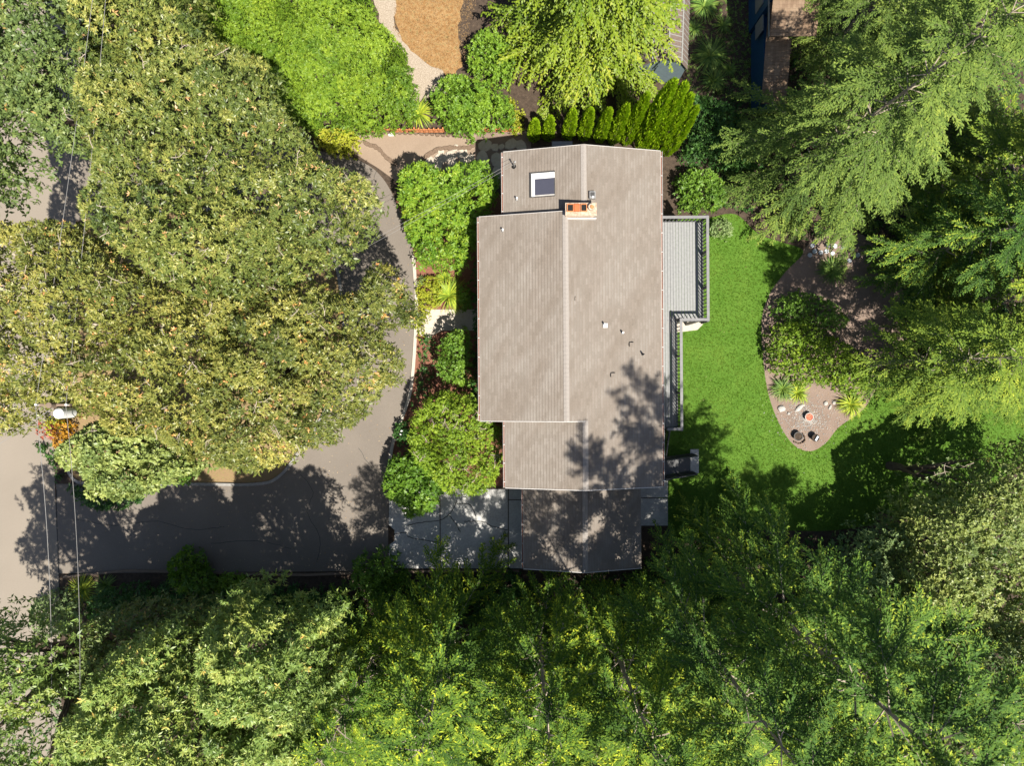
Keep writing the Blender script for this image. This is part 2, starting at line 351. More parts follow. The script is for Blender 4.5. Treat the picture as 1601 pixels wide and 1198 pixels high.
def ribbon(name, line, width, z0, z1, mat, parent=None):
    """ a strip with depth along a line (kerbs, cracks) """
    bm = bmesh.new(); prev = None
    for i, p in enumerate(line):
        a = Vector(line[max(i - 1, 0)][:2]); b = Vector(line[min(i + 1, len(line) - 1)][:2]); d = (b - a).normalized()
        s = Vector((-d.y, d.x)) * width * .5; c = Vector(p[:2])
        q = [bm.verts.new((*(c + s), z0)), bm.verts.new((*(c + s), z1)), bm.verts.new((*(c - s), z1)), bm.verts.new((*(c - s), z0))]
        if prev:
            for k in range(3): bm.faces.new((prev[k], prev[k + 1], q[k + 1], q[k]))
        else: bm.faces.new(q)
        prev = q
    bm.faces.new(prev[::-1])
    return link(name, bm_mesh(name, bm), mat, parent)

def blob_stone(name, r, h, n=8, seed=0, irr=.22):
    rr = random.Random(seed); bm = bmesh.new()
    a0 = rr.random() * 6; rad = [r * (1 + rr.uniform(-irr, irr)) for _ in range(n)]
    rings = []
    for z, k in ((0, 1.0), (h * .7, 1.0), (h, .86)):
        rings.append([bm.verts.new((math.cos(a0 + 2 * math.pi * i / n) * rad[i] * k, math.sin(a0 + 2 * math.pi * i / n) * rad[i] * k, z)) for i in range(n)])
    for p, q in zip(rings, rings[1:]):
        for i in range(n): bm.faces.new((p[i], p[(i + 1) % n], q[(i + 1) % n], q[i]))
    bm.faces.new(rings[-1])
    return bm_mesh(name, bm)

def rock_mesh(name, seed):
    bm = bmesh.new(); bmesh.ops.create_icosphere(bm, subdivisions=2, radius=1.0)
    rr = random.Random(seed); ax = [Vector((rr.gauss(0, 1), rr.gauss(0, 1), rr.gauss(0, 1))).normalized() for _ in range(7)]
    for v in bm.verts:
        k = 1.0
        for a in ax:
            d = v.co.normalized().dot(a)
            if d > .55: k = min(k, .62 / d + .12)
        v.co *= k; v.co.z *= .7
    return bm_mesh(name, bm)

# ------------------------------------------------------------------ broadleaf crowns
def canopy(name, label, cat, pxpoly, ztop, drop, lm, cell=1.1, amp=.55, dens=26, nleaf=6, ll=.16, lw=.055, group=None,
           trunk_at=None, bark='bark', hole=(), tmean=.42, specks=.05, twigs=0, fill=1.0, part='crown', soft=1.4, leafy_side=True, lift=(.1, .8), edge_noise=.35, seed=None, gaps=None):
    global rng
    if gaps is None: gaps = .75 if cat == 'tree' else .35
    if seed is not None: rng = np.random.default_rng(seed)
    ze = ztop - drop * .5
    poly = [tuple(W(x, y, ze)[:2]) for x, y in pxpoly]
    arr = np.array(poly); mn, mx = arr.min(0), arr.max(0)
    area_bb = np.prod(mx - mn)
    # clumps
    nc = int(area_bb / (cell * cell) * 1.25)
    C = rng.uniform(mn - .3, mx + .3, (nc, 2)); Cr = (rng.uniform(0, 1, nc) ** 1.6 * .75 + .42) * cell; Ch = rng.normal(0, .28 * amp, nc); Ct = rng.normal(0, .09, nc)
    def field(p, d):
        best = np.full(len(p), -1e9); bi = np.zeros(len(p), int)
        for s0 in range(0, len(p), 20000):
            q = p[s0:s0 + 20000]; dx = q[:, None, 0] - C[None, :, 0]; dy = q[:, None, 1] - C[None, :, 1]
            hh = 1 - (dx * dx + dy * dy) / (Cr[None] ** 2); v = np.where(hh > 0, amp * 1.5 * np.sqrt(np.maximum(hh, 0)), amp * .8 * np.maximum(hh, -1.2)) + Ch[None]
            bi[s0:s0 + 20000] = v.argmax(1); best[s0:s0 + 20000] = v.max(1)
        e = np.clip(d / soft, 0, 1); dome = np.sqrt(1 - (1 - e) ** 2)
        big = np.sin(p[:, 0] * .9 + 1.3) * np.cos(p[:, 1] * .8 - .4) * .35 * amp
        return ztop - drop * (1 - dome) + (best - amp) * (.35 + .65 * e) + big, bi
    if cat == 'tree': dens *= 1.75; lw *= 1.2; amp *= 1.45
    k = int(area_bb * dens); p = rng.uniform(mn, mx, (k, 2)); ins, d = poly_dist(p, poly)
    en = edge_noise * (.5 + .5 * np.sin(p[:, 0] * 5.1 + np.sin(p[:, 1] * 4.3) * 2))
    keep = ins & (d > en * rng.uniform(0, 1, k))
    for hx, hy, hr in hole:
        c = W(hx, hy, ztop); r_ = hr / 28.0 * .8
        dd = np.hypot(p[:, 0] - c.x, p[:, 1] - c.y) / r_
        keep &= ~((dd < 1) & (rng.uniform(0, 1, k) < .93 * (1.15 - dd)))
    if gaps:
        ng = int(area_bb / cell ** 2 * gaps); G = rng.uniform(mn, mx, (ng, 2)); gr = (rng.uniform(0, 1, ng) ** 1.8 * .42 + .14) * cell; ga = rng.uniform(0, np.pi, ng)
        for s0 in range(0, k, 30000):
            q = p[s0:s0 + 30000]; dx = q[:, None, 0] - G[None, :, 0]; dy = q[:, None, 1] - G[None, :, 1]
            u_ = (dx * np.cos(ga) + dy * np.sin(ga)) / gr; v_ = (-dx * np.sin(ga) + dy * np.cos(ga)) / (gr * .55)
            keep[s0:s0 + 30000] &= ~(((u_ ** 2 + v_ ** 2).min(1) < rng.uniform(.5, 1.15, len(q))) & (rng.uniform(0, 1, len(q)) < .93))
    p, d = p[keep], d[keep]
    z, bi = field(p, d)
    lowz = ztop - amp * 1.25; m = (z > lowz - drop * .4) | (rng.uniform(0, 1, len(p)) < .45); p, d, z, bi = p[m], d[m], z[m], bi[m]
    rel = (p - C[bi]) / Cr[bi][:, None]
    N = np.column_stack([rel * .9, np.full(len(p), .8)]) + rng.normal(0, .25, (len(p), 3))
    P = np.column_stack([p, z - np.abs(rng.normal(0, .10 + .08 * cell, len(p)))])
    t = tmean + Ct[bi] + rng.normal(0, .07, len(p))
    sp = rng.uniform(0, 1, len(p)) < specks
    V, tt = rosettes(P, N, nleaf, ll, lw, lift=lift, tint=t)
    tt = np.clip(tt, 0, .83)
    spm = np.repeat(sp, nleaf) & (rng.uniform(0, 1, len(tt)) < .6); tt[spm] = rng.uniform(.87, 1.0, spm.sum())
    Vs, Ts = [V], [tt]
    # inner filling and the sides of the crown
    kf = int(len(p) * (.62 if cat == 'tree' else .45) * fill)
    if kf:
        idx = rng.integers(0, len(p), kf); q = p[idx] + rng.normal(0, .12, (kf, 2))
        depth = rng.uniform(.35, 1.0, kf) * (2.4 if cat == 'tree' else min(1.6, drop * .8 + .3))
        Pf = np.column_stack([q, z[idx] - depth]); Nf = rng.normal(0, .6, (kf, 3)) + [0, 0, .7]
        V2, t2 = rosettes(Pf, Nf, max(4, nleaf - 2), ll * 1.35, lw * 1.5, lift=(0, .6), tint=np.full(kf, tmean - .12)); Vs.append(V2); Ts.append(np.clip(t2, 0, .8))  # inner leaves tinted darker: crown shade put into the leaf colour
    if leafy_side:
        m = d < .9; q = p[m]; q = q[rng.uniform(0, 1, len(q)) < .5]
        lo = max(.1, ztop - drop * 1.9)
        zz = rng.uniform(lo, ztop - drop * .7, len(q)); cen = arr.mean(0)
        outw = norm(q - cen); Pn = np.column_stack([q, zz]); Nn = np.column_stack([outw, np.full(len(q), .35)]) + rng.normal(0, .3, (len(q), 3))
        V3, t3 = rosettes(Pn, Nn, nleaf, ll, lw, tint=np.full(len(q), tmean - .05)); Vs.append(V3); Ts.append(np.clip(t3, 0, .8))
    me = leaf_mesh(name + '_' + part, np.vstack(Vs), np.concatenate(Ts))
    if trunk_at is None: cx, cy = arr.mean(0)
    else: cx, cy = trunk_at
    root = empty(name, (cx, cy, 0), 0, label, cat, group)
    o = link(part, me, LEAF[lm], root); o.location = (-cx, -cy, 0)
    bm = bmesh.new(); base_r = .035 * ztop + .03
    hb = max(.25, (ztop - drop) * .55)
    tube(bm, [(0, 0, -.1), (.05, .03, hb * .5), (.02, -.05, hb)], [base_r * 1.2, base_r, base_r * .8], 8)
    nl = 5 if ztop < 5 else 14
    ins2, d2 = poly_dist(C, poly); cand = np.where(ins2 & (d2 > .3))[0]; rng.shuffle(cand)
    for i in cand[:nl]:
        tx, ty = C[i][0] - cx, C[i][1] - cy; tz = ztop - drop * .5 - amp * 1.1
        mid = (tx * .45 + R.uniform(-.3, .3), ty * .45 + R.uniform(-.3, .3), hb + (tz - hb) * .6)
        tube(bm, [(0, 0, hb * R.uniform(.7, 1)), mid, (tx, ty, tz)], [base_r * .5, base_r * .33, base_r * .08], 5)
    link('trunk', bm_mesh('trunk', bm), M[bark], root)
    if twigs:
        bm = bmesh.new(); step = cand[:]; rng.shuffle(step)
        for i in step[:twigs]:
            c = C[i]; zc, _ = field(c[None], np.array([2.0])); x, y, zz = c[0] - cx, c[1] - cy, float(zc[0]) - .04
            a = R.uniform(0, 6.28); Lt = R.uniform(.25, .7); pts = []
            for kk in range(5):
                pts.append((x, y, zz)); a += R.uniform(-.55, .55); x += math.cos(a) * Lt / 4; y += math.sin(a) * Lt / 4; zz += R.uniform(-.07, .05)
            tube(bm, pts, [.018, .015, .012, .009, .004], 4)
            for kk in (1, 2, 3):
                b = a + R.choice((-1, 1)) * R.uniform(.6, 1.2); q = pts[kk]; l2 = R.uniform(.15, .35)
                tube(bm, [q, (q[0] + math.cos(b) * l2, q[1] + math.sin(b) * l2, q[2] + .03)], [.009, .004], 3)
        link('bare_twigs', bm_mesh('bare_twigs', bm), M['twig_pale'], root)['kind'] = 'stuff'
    return root

# ------------------------------------------------------------------ conifers
def conifer_mesh(seed, H, Rm, zlo=1.0, nb=60, whorl=.6, droop=.35, pitch=.25, hang=.25, power=.7, tb=.35, tipb=.3, fr=.34, sp=.055, bl=.16, bw=.045, latsp=.12, subk=.38, subang=.75, subn=1.6, twigr=1.0, curl=.0):
    """ boughs in whorls; every bough forks into side boughs, and each carries a flat fringe of short leafy twigs """
    g = np.random.default_rng(seed); Vs, Ts = [], []; bm = bmesh.new(); UP = np.array([0, 0, 1.])
    tube(bm, [(0, 0, -.1), (0, 0, H * .5), (0, 0, H)], [H * .008 + .03, H * .003 + .015, .010], 7)
    def fringe(cur, L, side, tint, t0, w):
        nl = max(4, int(L * (1 - t0) / latsp)); t = np.linspace(t0, 1, nl)
        t2 = np.repeat(t, 2) + g.normal(0, .01, nl * 2); sg = np.tile([1., -1.], nl); base = cur(t2)
        tang = norm(cur(t2 + .03) - cur(t2))
        la = w * (.45 + .75 * np.sin(np.pi * np.clip(t2, 0, 1) ** .7) ** .8) * g.uniform(.55, 1.2, len(t2)) * np.where(t2 > .9, .8, 1)
        an = .85 + g.uniform(-.25, .25, len(t2)) - .3 * t2; sd = norm(np.cross(UP[None], tang))
        ld = norm(tang * np.cos(an)[:, None] + sd * (sg * np.sin(an))[:, None] - UP * g.uniform(-.05, hang, len(t2))[:, None])
        m = np.maximum(2, (la / sp).astype(int)); idx = np.repeat(np.arange(len(t2)), m)
        q = np.concatenate([np.linspace(0.05, 1, k) for k in m]) * la[idx]
        pos = base[idx] + ld[idx] * q[:, None] - UP * (hang * .6 * q ** 2)[:, None]
        alt = np.where(g.uniform(0, 1, len(idx)) < .5, 1., -1.)
        pn = norm(np.cross(ld[idx], UP + g.normal(0, .3, (len(idx), 3))))
        D = norm(ld[idx] * .9 + pn * (alt * g.uniform(.35, .65, len(idx)))[:, None] + g.normal(0, .07, pos.shape))
        Vs.append(leaves(pos, D, norm(UP + g.normal(0, .25, pos.shape)), bl * g.uniform(.7, 1.25, len(idx)), bw * g.uniform(.75, 1.3, len(idx))))
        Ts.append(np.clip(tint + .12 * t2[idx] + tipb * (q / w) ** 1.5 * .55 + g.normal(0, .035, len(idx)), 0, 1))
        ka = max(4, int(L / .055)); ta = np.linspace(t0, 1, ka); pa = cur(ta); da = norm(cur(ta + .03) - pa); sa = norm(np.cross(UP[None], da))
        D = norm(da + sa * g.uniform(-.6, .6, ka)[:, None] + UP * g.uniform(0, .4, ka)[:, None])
        Vs.append(leaves(pa, D, norm(UP + g.normal(0, .4, pa.shape)), bl * g.uniform(.7, 1.2, ka), bw * g.uniform(.8, 1.2, ka))); Ts.append(np.clip(tint + .08 + tipb * .7 * ta ** 3 + g.normal(0, .035, ka), 0, 1))  # axis needles tinted lighter, painting in the lit ridge of the bough
    for i in range(nb):
        u = (i + g.uniform(0, 1)) / nb
        u = float(np.clip((round(u * (H - zlo) / whorl) * whorl + g.normal(0, .08)) / (H - zlo), 0, .99)); z = zlo + (H - zlo) * u
        L = Rm * max(.05, (1 - u)) ** power * g.uniform(.65, 1.15) + .18
        az = i * 2.39996 + g.uniform(-.3, .3)
        out = np.array([math.cos(az), math.sin(az), 0]); side = np.array([-out[1], out[0], 0])
        p0 = pitch * (2.2 * u - .4) + g.uniform(-.12, .12); dr = droop * (1 - .5 * u) * g.uniform(.6, 1.4); sway = g.uniform(-.25, .25); O = np.array([0, 0, z]); bt = tb + g.normal(0, .10)
        def cur(t, O=O, L=L):
            t = np.atleast_1d(t)[:, None]
            return O + out * L * t + UP * L * (p0 * t - dr * t * t + curl * t ** 4) + side * (sway * L * t * t)
        fringe(cur, L, side, bt, .22, min(fr, .12 * L + .08))
        c = cur(np.linspace(0, .96, 6)); r0 = (.012 + .008 * L) * twigr
        tube(bm, [tuple(q) for q in c], [r0, r0 * .85, r0 * .65, r0 * .45, r0 * .3, r0 * .1], 3)
        ns = int(L * subn)
        for k in range(ns):
            t = .2 + .68 * (k + g.uniform(.1, .9)) / ns; sg = 1 if (k + i) % 2 else -1
            SL_ = min(L * subk, 2.0) * (1.15 - t) * g.uniform(.7, 1.25) + .2; an = subang + g.uniform(-.2, .2)
            p = cur(t)[0]; tg = norm(cur(t + .03) - cur(t))[0]; d = norm((tg * math.cos(an) + side * sg * math.sin(an))[None])[0]; hd = hang * g.uniform(.3, 1.3)
            def sub(t, p=p, d=d, SL_=SL_, tg=tg, hd=hd):
                t = np.atleast_1d(t)[:, None]; return p + d * SL_ * t + tg * SL_ * .22 * t * t - UP * SL_ * hd * t * t
            fringe(sub, SL_, side, bt + g.normal(0, .04), .08, min(fr * .85, .14 * SL_ + .09))
            c = sub(np.linspace(0, .9, 3)); tube(bm, [tuple(q) for q in c], [r0 * .4, r0 * .28, r0 * .1], 3)
    crown = leaf_mesh('conifer_crown', np.vstack(Vs), np.concatenate(Ts))
    return crown, bm_mesh('conifer_trunk', bm)

def conifer(name, label, x, y, meshes, lm, rz=0, sxy=1.0, sz=1.0, group=None, bark='twig'):
    cr, tr = meshes
    root = empty(name, (x, y, 0), rz, label, 'tree', group); root.scale = (sxy, sxy, sz)
    a = bpy.data.objects.new('crown', cr); COL.objects.link(a); a.parent = root
    b = bpy.data.objects.new('trunk', tr); COL.objects.link(b); b.parent = root
    for o, mt in ((a, LEAF[lm]), (b, M[bark])):
        if not o.data.materials: o.data.materials.append(mt)
        o.material_slots[0].link = 'OBJECT'; o.material_slots[0].material = mt
    return root

# ------------------------------------------------------------------ ground, roads, lawn
g = sheet('ground', [(-700, -700), (700, -700), (700, 700), (-700, 700)], 0.0, M['soil'])
road_poly = gp([(-500, -2500), (210, -2500), (150, -100), (131, 200), (112, 420), (84, 640), (86, 770), (92, 900), (96, 1100), (100, 3500), (-500, 3500)])
sheet('road', road_poly, .004, M['road'])
drive = gp(spline([(88, 757), (160, 757), (300, 757), (400, 757), (437, 745), (470, 704), (510, 640), (536, 560), (536, 480), (521, 400), (480, 345), (400, 330), (250, 330), (118, 345)], 5, False)
           + [(128, 232), (300, 225), (420, 228)] + spline([(500, 236), (560, 250), (598, 278), (625, 330), (647, 400), (649, 500), (640, 610), (614, 690)], 5, False) + [(607, 762), (607, 893), (92, 897)])
sheet('driveway', drive, .008, M['asphalt'])
isl = spline([(300, 757), (400, 757), (437, 745), (470, 704), (510, 640), (536, 560), (536, 480), (521, 400), (480, 345), (400, 330), (250, 330), (150, 345), (120, 420), (100, 640), (110, 740), (160, 757)], 5)
sheet('island_ground', gp(isl), .012, M['island'])
kc = gp(isl + isl[:1])
ribbon('kerb', kc, .16, 0, .13, M['curb'])['kind'] = 'structure'
ribbon('kerb', gp(spline([(647, 400), (649, 430), (651, 460), (651, 500), (642, 612), (615, 692), (606, 760)], 6, False)), .17, 0, .12, M['pale_concrete'])['kind'] = 'structure'
lawn_px = spline([(1112, 340), (1150, 335), (1185, 365), (1220, 378), (1256, 393), (1228, 425), (1203, 460), (1191, 500), (1193, 560), (1201, 615), (1218, 662), (1240, 695), (1266, 706), (1290, 694), (1312, 668), (1350, 640), (1372, 605), (1385, 585), (1440, 580), (1540, 610), (1620, 650), (1600, 720), (1500, 790), (1420, 810), (1300, 830), (1180, 830), (1060, 850)], 5, False) + [(1030, 800), (1030, 560), (1030, 345)]
lawn_px = [p for p in lawn_px if True]
lawn = gp(lawn_px)
sheet('lawn', lawn, .006, M['lawn'])
bed_px = spline([(1256, 393), (1228, 425), (1203, 460), (1191, 500), (1193, 560), (1201, 615), (1218, 662), (1240, 695), (1266, 706), (1290, 694), (1312, 668), (1350, 640), (1372, 605), (1385, 585), (1420, 520), (1400, 430), (1350, 370), (1290, 365)], 5)
bed_grow = [( 1300 + (x - 1300) * 1.012, 540 + (y - 540) * 1.012) for x, y in bed_px]
sheet('garden_bed_soil', gp(bed_grow), .003, M['bed'])
sheet('mulch_bed', gp([(616, 312)] + spline([(626, 332), (648, 405), (651, 500), (642, 612), (615, 692)], 4, False) + [(606, 760), (860, 760), (860, 300)]), .005, M['mulch'])
sheet('gravel_patio', gp([(557, 212), (600, 208), (745, 211), (741, 240), (720, 262), (655, 275), (622, 285), (590, 262), (548, 236)]), .010, M['patio'])
sheet('gravel_path', gp([(x + R.uniform(-3, 3), y + R.uniform(-3, 3)) for x, y in spline([(572, -60), (617, -60), (617, 10), (622, 50), (650, 85), (690, 112), (700, 130), (672, 150), (640, 160), (625, 100), (605, 50), (590, 20)], 5)]), .007, M['gravel'])
sheet('dry_grass_patch', gp([(x + R.uniform(-3, 3), y + R.uniform(-3, 3)) for x, y in spline([(617, -60), (715, -60), (722, 10), (716, 50), (722, 90), (716, 112), (700, 116), (676, 104), (650, 86), (622, 48)], 6)]), .005, M['dry_grass'])
sheet('garden_path', gp([(655, 487), (665, 484), (800, 484), (800, 517), (690, 517), (668, 530), (650, 520)]), .014, M['pale_concrete'])
sheet('side_path_base', gp([(737, 208), (830, 205), (830, 290), (745, 290), (660, 262), (672, 240), (700, 232), (741, 232)]), .009, M['bed'])

# concrete forecourt: slabs with open joints
fc = empty('concrete_forecourt', W(700, 830), 0, 'cracked grey concrete forecourt between the driveway asphalt and the garage', 'paving')
fx, fy, _ = W(700, 830)
slabs = [[(608, 765), (687, 765), (687.5, 830), (688, 889), (612, 889), (608, 880), (608, 853), (617, 846), (617, 829), (608, 821)],
         [(688.5, 765), (794, 765), (794, 889), (689.5, 889), (689, 830)],
         [(795.5, 765), (822, 765), (822, 781), (795.5, 781)], [(795.5, 782.5), (822, 782.5), (822, 889), (795.5, 889)]]
for sl in slabs:
    pl = [(a - fx, b - fy) for a, b in gp(sl)]
    sheet('slab', pl, .03, M['concrete'], None, fc, .028)
for cr in ([(616, 836), (637, 833), (640, 840), (676, 847), (687, 848)], [(637, 822), (660, 817), (686, 814), (702, 805), (710, 794), (714, 783)], [(726, 816), (742, 815), (757, 816), (768, 823), (794, 829)], [(702, 805), (712, 818), (720, 832)], [(712, 787), (735, 790), (744, 808)]):
    pts = spline([(a - fx, b - fy) for a, b in gp(cr)], 6, False)
    pts = [(a + R.uniform(-.02, .02), b + R.uniform(-.02, .02)) for a, b in pts]
    ribbon('crack', pts, .045, .027, .0315, M['crack'], fc)
# side pads right of the garage
pad = empty('side_walkway', W(1022, 800), 0, 'smooth grey concrete walkway beside the east wall of the garage', 'paving')
px_, py_, _ = W(1022, 800)
for sl in ([(990, 745), (1044, 745), (1044, 778), (990, 778)], [(990, 779.5), (1044, 779.5), (1044, 822), (990, 822)]):
    sheet('slab', [(a - px_, b - py_) for a, b in gp(sl)], .04, M['concrete'], None, pad, .04)
p0 = W(1070, 512)
sheet('patio_slab', gp([(1040, 495), (1100, 498), (1098, 508), (1090, 516), (1066, 519), (1040, 520)]), .05, M['pale_concrete'], thick=.05)

dw = bpy.data.objects['driveway']
for cr in ([(590, 262), (580, 300), (588, 345), (575, 385)], [(640, 430), (622, 445), (600, 436)], [(470, 742), (490, 770), (480, 800), (500, 840), (495, 880)], [(120, 812), (180, 822), (240, 815), (300, 828), (350, 824)], [(560, 700), (580, 730), (600, 742)], [(330, 850), (400, 846), (455, 858)]):
    pts = spline(gp(cr), 7, False); pts = [(a + R.uniform(-.03, .03), b + R.uniform(-.03, .03)) for a, b in pts]
    ribbon('crack', pts, .022, .005, .0095, M['crack'], dw)
# kerb timber along the bottom edge of the driveway
ribbon('road_seam', gp([(89, 766), (88, 800), (91, 860), (93, 925)]), .05, .006, .0095, M['crack'])['kind'] = 'structure'
ribbon('timber_edging', gp([(100, 902), (200, 892), (360, 897), (480, 899), (600, 894), (700, 893), (812, 893)]), .12, 0, .10, M['pole'])['kind'] = 'structure'

# ------------------------------------------------------------------ the house
TH = math.radians(.38)
house = empty('house', (3, 3, 0), TH, 'long brown shingle roofed house with stepped gables and a grey east deck', 'house')
HX, HY = 3.0, 3.0
Mi = Matrix.Rotation(-TH, 3, 'Z')
def HL(v):
    """ world -> house coordinates """
    q = Mi @ Vector((v[0] - HX, v[1] - HY, 0)); return Vector((q.x, q.y, v[2] if len(v) > 2 else 0))
PIT = .25; XE = 7.12 - HX; ZE = 5.5
XR1 = 3.36 - HX; XR2 = 2.48 - HX; XL1 = -.37 - HX; XL2 = -1.53 - HX
YN, YM, YS, YB = 11.02 - HY, 7.90 - HY, -1.77 - HY, -4.97 - HY
zr = lambda x: ZE + PIT * (XE - x)
def courses(bm, xa, xb, za, y0, y1, sgn, zb=None, ex=.1388, lip=.018):
    """ shingle courses climbing from the eave xa to the ridge xb; sgn is the climb direction in x """
    n = int(abs(xb - xa) / ex) + 1; x = xa; z = za; pit = PIT if zb is None else (zb - za) / abs(xb - xa)
    for k in range(n):
        x2 = x + sgn * ex; stop = (x2 - xb) * sgn > 0
        if stop: x2 = xb
        z2 = z + pit * abs(x2 - x)
        xb_ = x2 - sgn * min(.026, abs(x2 - x) * .4); f = abs(xb_ - x) / max(abs(x2 - x), 1e-6); zb_ = (z + lip) * (1 - f) + z2 * f
        v = [bm.verts.new(p) for p in ((x, y0, z + lip), (x, y1, z + lip), (xb_, y1, zb_), (xb_, y0, zb_), (x, y0, z - .002), (x, y1, z - .002), (x2, y1, z2), (x2, y0, z2))]
        bm.faces.new(v[:4]); bm.faces.new((v[3], v[2], v[6], v[7])).material_index = 1; bm.faces.new((v[0], v[4], v[5], v[1])).material_index = 1
        x, z = x2, z2
        if stop: break
def gable_roof(name, xl, xr, xe, zl, zt, y0, y1, ze, mat, zee=None):
    """ solid slab under the shingles, shingles as one relief part """
    bm = bmesh.new(); th = .16; e = .004
    prof = [(xl + e, zl - e), (xr, zt - e), (xe - e, ze - e), (xe - e, ze - th), (xr, zt - th), (xl + e, zl - th)]
    a = [bm.verts.new((x, y0, z)) for x, z in prof]; b = [bm.verts.new((x, y1, z)) for x, z in prof]
    for i in range(6): bm.faces.new((a[i], a[(i + 1) % 6], b[(i + 1) % 6], b[i]))
    for q in (a, b): bm.faces.new((q[0], q[1], q[4], q[5])); bm.faces.new((q[1], q[2], q[3], q[4]))
    rf = link(name, bm_mesh(name, bm), M['rake'], house)
    bm = bmesh.new(); courses(bm, xl, xr, zl, y0, y1, 1, zt); courses(bm, xe, xr, ze, y0, y1, -1, zt)
    s = link('shingles', bm_mesh('shingles', bm), mat, rf); s['kind'] = 'stuff'; s.data.materials.append(M['shadow_band'])
    bm = bmesh.new(); n = int(abs(y1 - y0) / .2)
    for k in range(n):
        ya = y0 + (y1 - y0) * k / n; yb = y0 + (y1 - y0) * (k + 1) / n + .03; w = .13
        v = [bm.verts.new(p) for p in ((xr - w, ya, zt - PIT * w + .02), (xr, ya, zt + .024), (xr + w, ya, zt - PIT * w + .02), (xr - w, yb, zt - PIT * w + .034), (xr, yb, zt + .038), (xr + w, yb, zt - PIT * w + .034))]
        bm.faces.new((v[0], v[1], v[4], v[3])); bm.faces.new((v[1], v[2], v[5], v[4])); bm.faces.new((v[3], v[4], v[1], v[0])) if False else None
    c = link('ridge_cap', bm_mesh('ridge_cap', bm), M['ridge'], rf)
    return rf
gable_roof('roof', XL1, XR1, XE, ZE, zr(XR1), YM, YN, ZE, M['shingle'])
gable_roof('roof', XL2, XR2, XE, zr(XR2) - PIT * (XR2 - XL2), zr(XR2), YS, YM, ZE, M['shingle'])
gable_roof('roof', XL1, XR1, XE, ZE, zr(XR1), YB, YS, ZE, M['shingle'])
ZG = 3.05; GL, GR_, GM = .51 - HX, 6.54 - HX, 3.60 - HX
GY0, GY1 = -9.5 - HY, YB + .25
gable_roof('garage_roof', GL, GM, GR_, ZG, ZG + PIT * (GM - GL), GY0, GY1, ZG, M['shingle'])
box_obj('wall', XL1 + .45, XE - .45, YM, YN - .25, 0, ZE - .17, M['siding'], house)
box_obj('wall', XL2 + .45, XE - .45, YS + .25, YM - .25, 0, ZE - .17, M['siding'], house)
box_obj('wall', XL1 + .45, XE - .45, YB + .25, YS + .25, 0, ZE - .17, M['siding'], house)
box_obj('garage_wall', GL + .3, GR_ - .3, GY0 + .25, YB + .25, 0, ZG - .17, M['siding'], house)
def gable_wall(xl, xr, xe, zb, zl, zt, y, th=.12):
    bm = bmesh.new(); pr = [(xl, zb), (xe, zb), (xe, zl), (xr, zt), (xl, zl)]
    a = [bm.verts.new((x, y, z)) for x, z in pr]; b = [bm.verts.new((x, y + th, z)) for x, z in pr]
    bm.faces.new(a); bm.faces.new(b[::-1])
    for i in range(5): bm.faces.new((a[i], a[(i + 1) % 5], b[(i + 1) % 5], b[i]))
    return link('gable_wall', bm_mesh('gable_wall', bm), M['siding'], house)
gable_wall(XL1 + .45, XR1, XE - .45, ZE - .17, ZE - .08, zr(XR1) - .18, YN - .40)
gable_wall(XL2 + .45, XR2, XE - .45, ZE - .17, ZE + .08, zr(XR2) - .18, YM - .16)
gable_wall(XL2 + .45, XR2, XE - .45, ZE - .17, ZE + .08, zr(XR2) - .18, YS + .05)
gable_wall(XL1 + .45, XR1, XE - .45, ZE - .17, ZE - .08, zr(XR1) - .18, YB + .28)
gable_wall(GL + .3, GM, GR_ - .3, ZG - .17, ZG - .08, ZG + PIT * (GM - GL) - .18, GY0 + .28)
# gutters and rake trim
def gutter(x, y0, y1, z, sgn):
    bm = bmesh.new(); x0, x1 = sorted((x + sgn * .004, x + sgn * .095))
    box(bm, x0, x0 + .014, y0, y1, z - .10, z - .004); box(bm, x1 - .014, x1, y0, y1, z - .10, z - .004); box(bm, x0 + .014, x1 - .014, y0, y1, z - .10, z - .086)
    gt = link('gutter', bm_mesh('gutter', bm), M['gutter'], house)
    n = int(abs(y1 - y0) / .92)
    for k in range(n + 1):
        yy = y0 + (y1 - y0) * (k + .3) / (n + .6)
        box_obj('gutter_strap', x0 + .002, x1 - .002, yy, yy + .035, z - .003, z + .006, M['gutter'], gt)
    box_obj('leaf_litter', x0 + .016, x1 - .016, min(y0, y1) + .02, max(y0, y1) - .02, z - .084, z - .045, M['mulch'], gt)
gutter(XL1, YM + .02, YN, ZE, -1); gutter(XL2, YS, YM, zr(XR2) - PIT * (XR2 - XL2), -1); gutter(XL1, YB, YS - .005, ZE, -1)
gutter(XE, YB, YN, ZE, 1); gutter(GL, GY0, YB - .01, ZG, -1)
def rake(xa, za, xb, zb, y, w=.035):
    beam_obj('rake_trim', (xa, y, za + .012), (xb, y, zb + .012), w, .03, M['gutter'], house)
zl2 = zr(XR2) - PIT * (XR2 - XL2)
rake(XL2, zl2, XR2, zr(XR2), YS - .012); rake(XR2, zr(XR2), XR1, zr(XR1), YS - .012)
rake(XL1, ZE, XR1, zr(XR1), YB - .012); rake(XR1, zr(XR1), XE, ZE, YB - .012)
rake(XL1, ZE, XR1, zr(XR1), YN + .012, .022); rake(XR1, zr(XR1), XE, ZE, YN + .012, .022)
rake(XL2, zl2, XR2, zr(XR2), YM + .012, .02)
rake(GL, ZG, GM, ZG + PIT * (GM - GL), GY0 - .012); rake(GM, ZG + PIT * (GM - GL), GR_, ZG, GY0 - .012)
rake(XL1 - .03, ZE - .03, XR1 - 1.5, zr(XR1 - 0) - .39, YS - .02) if False else None

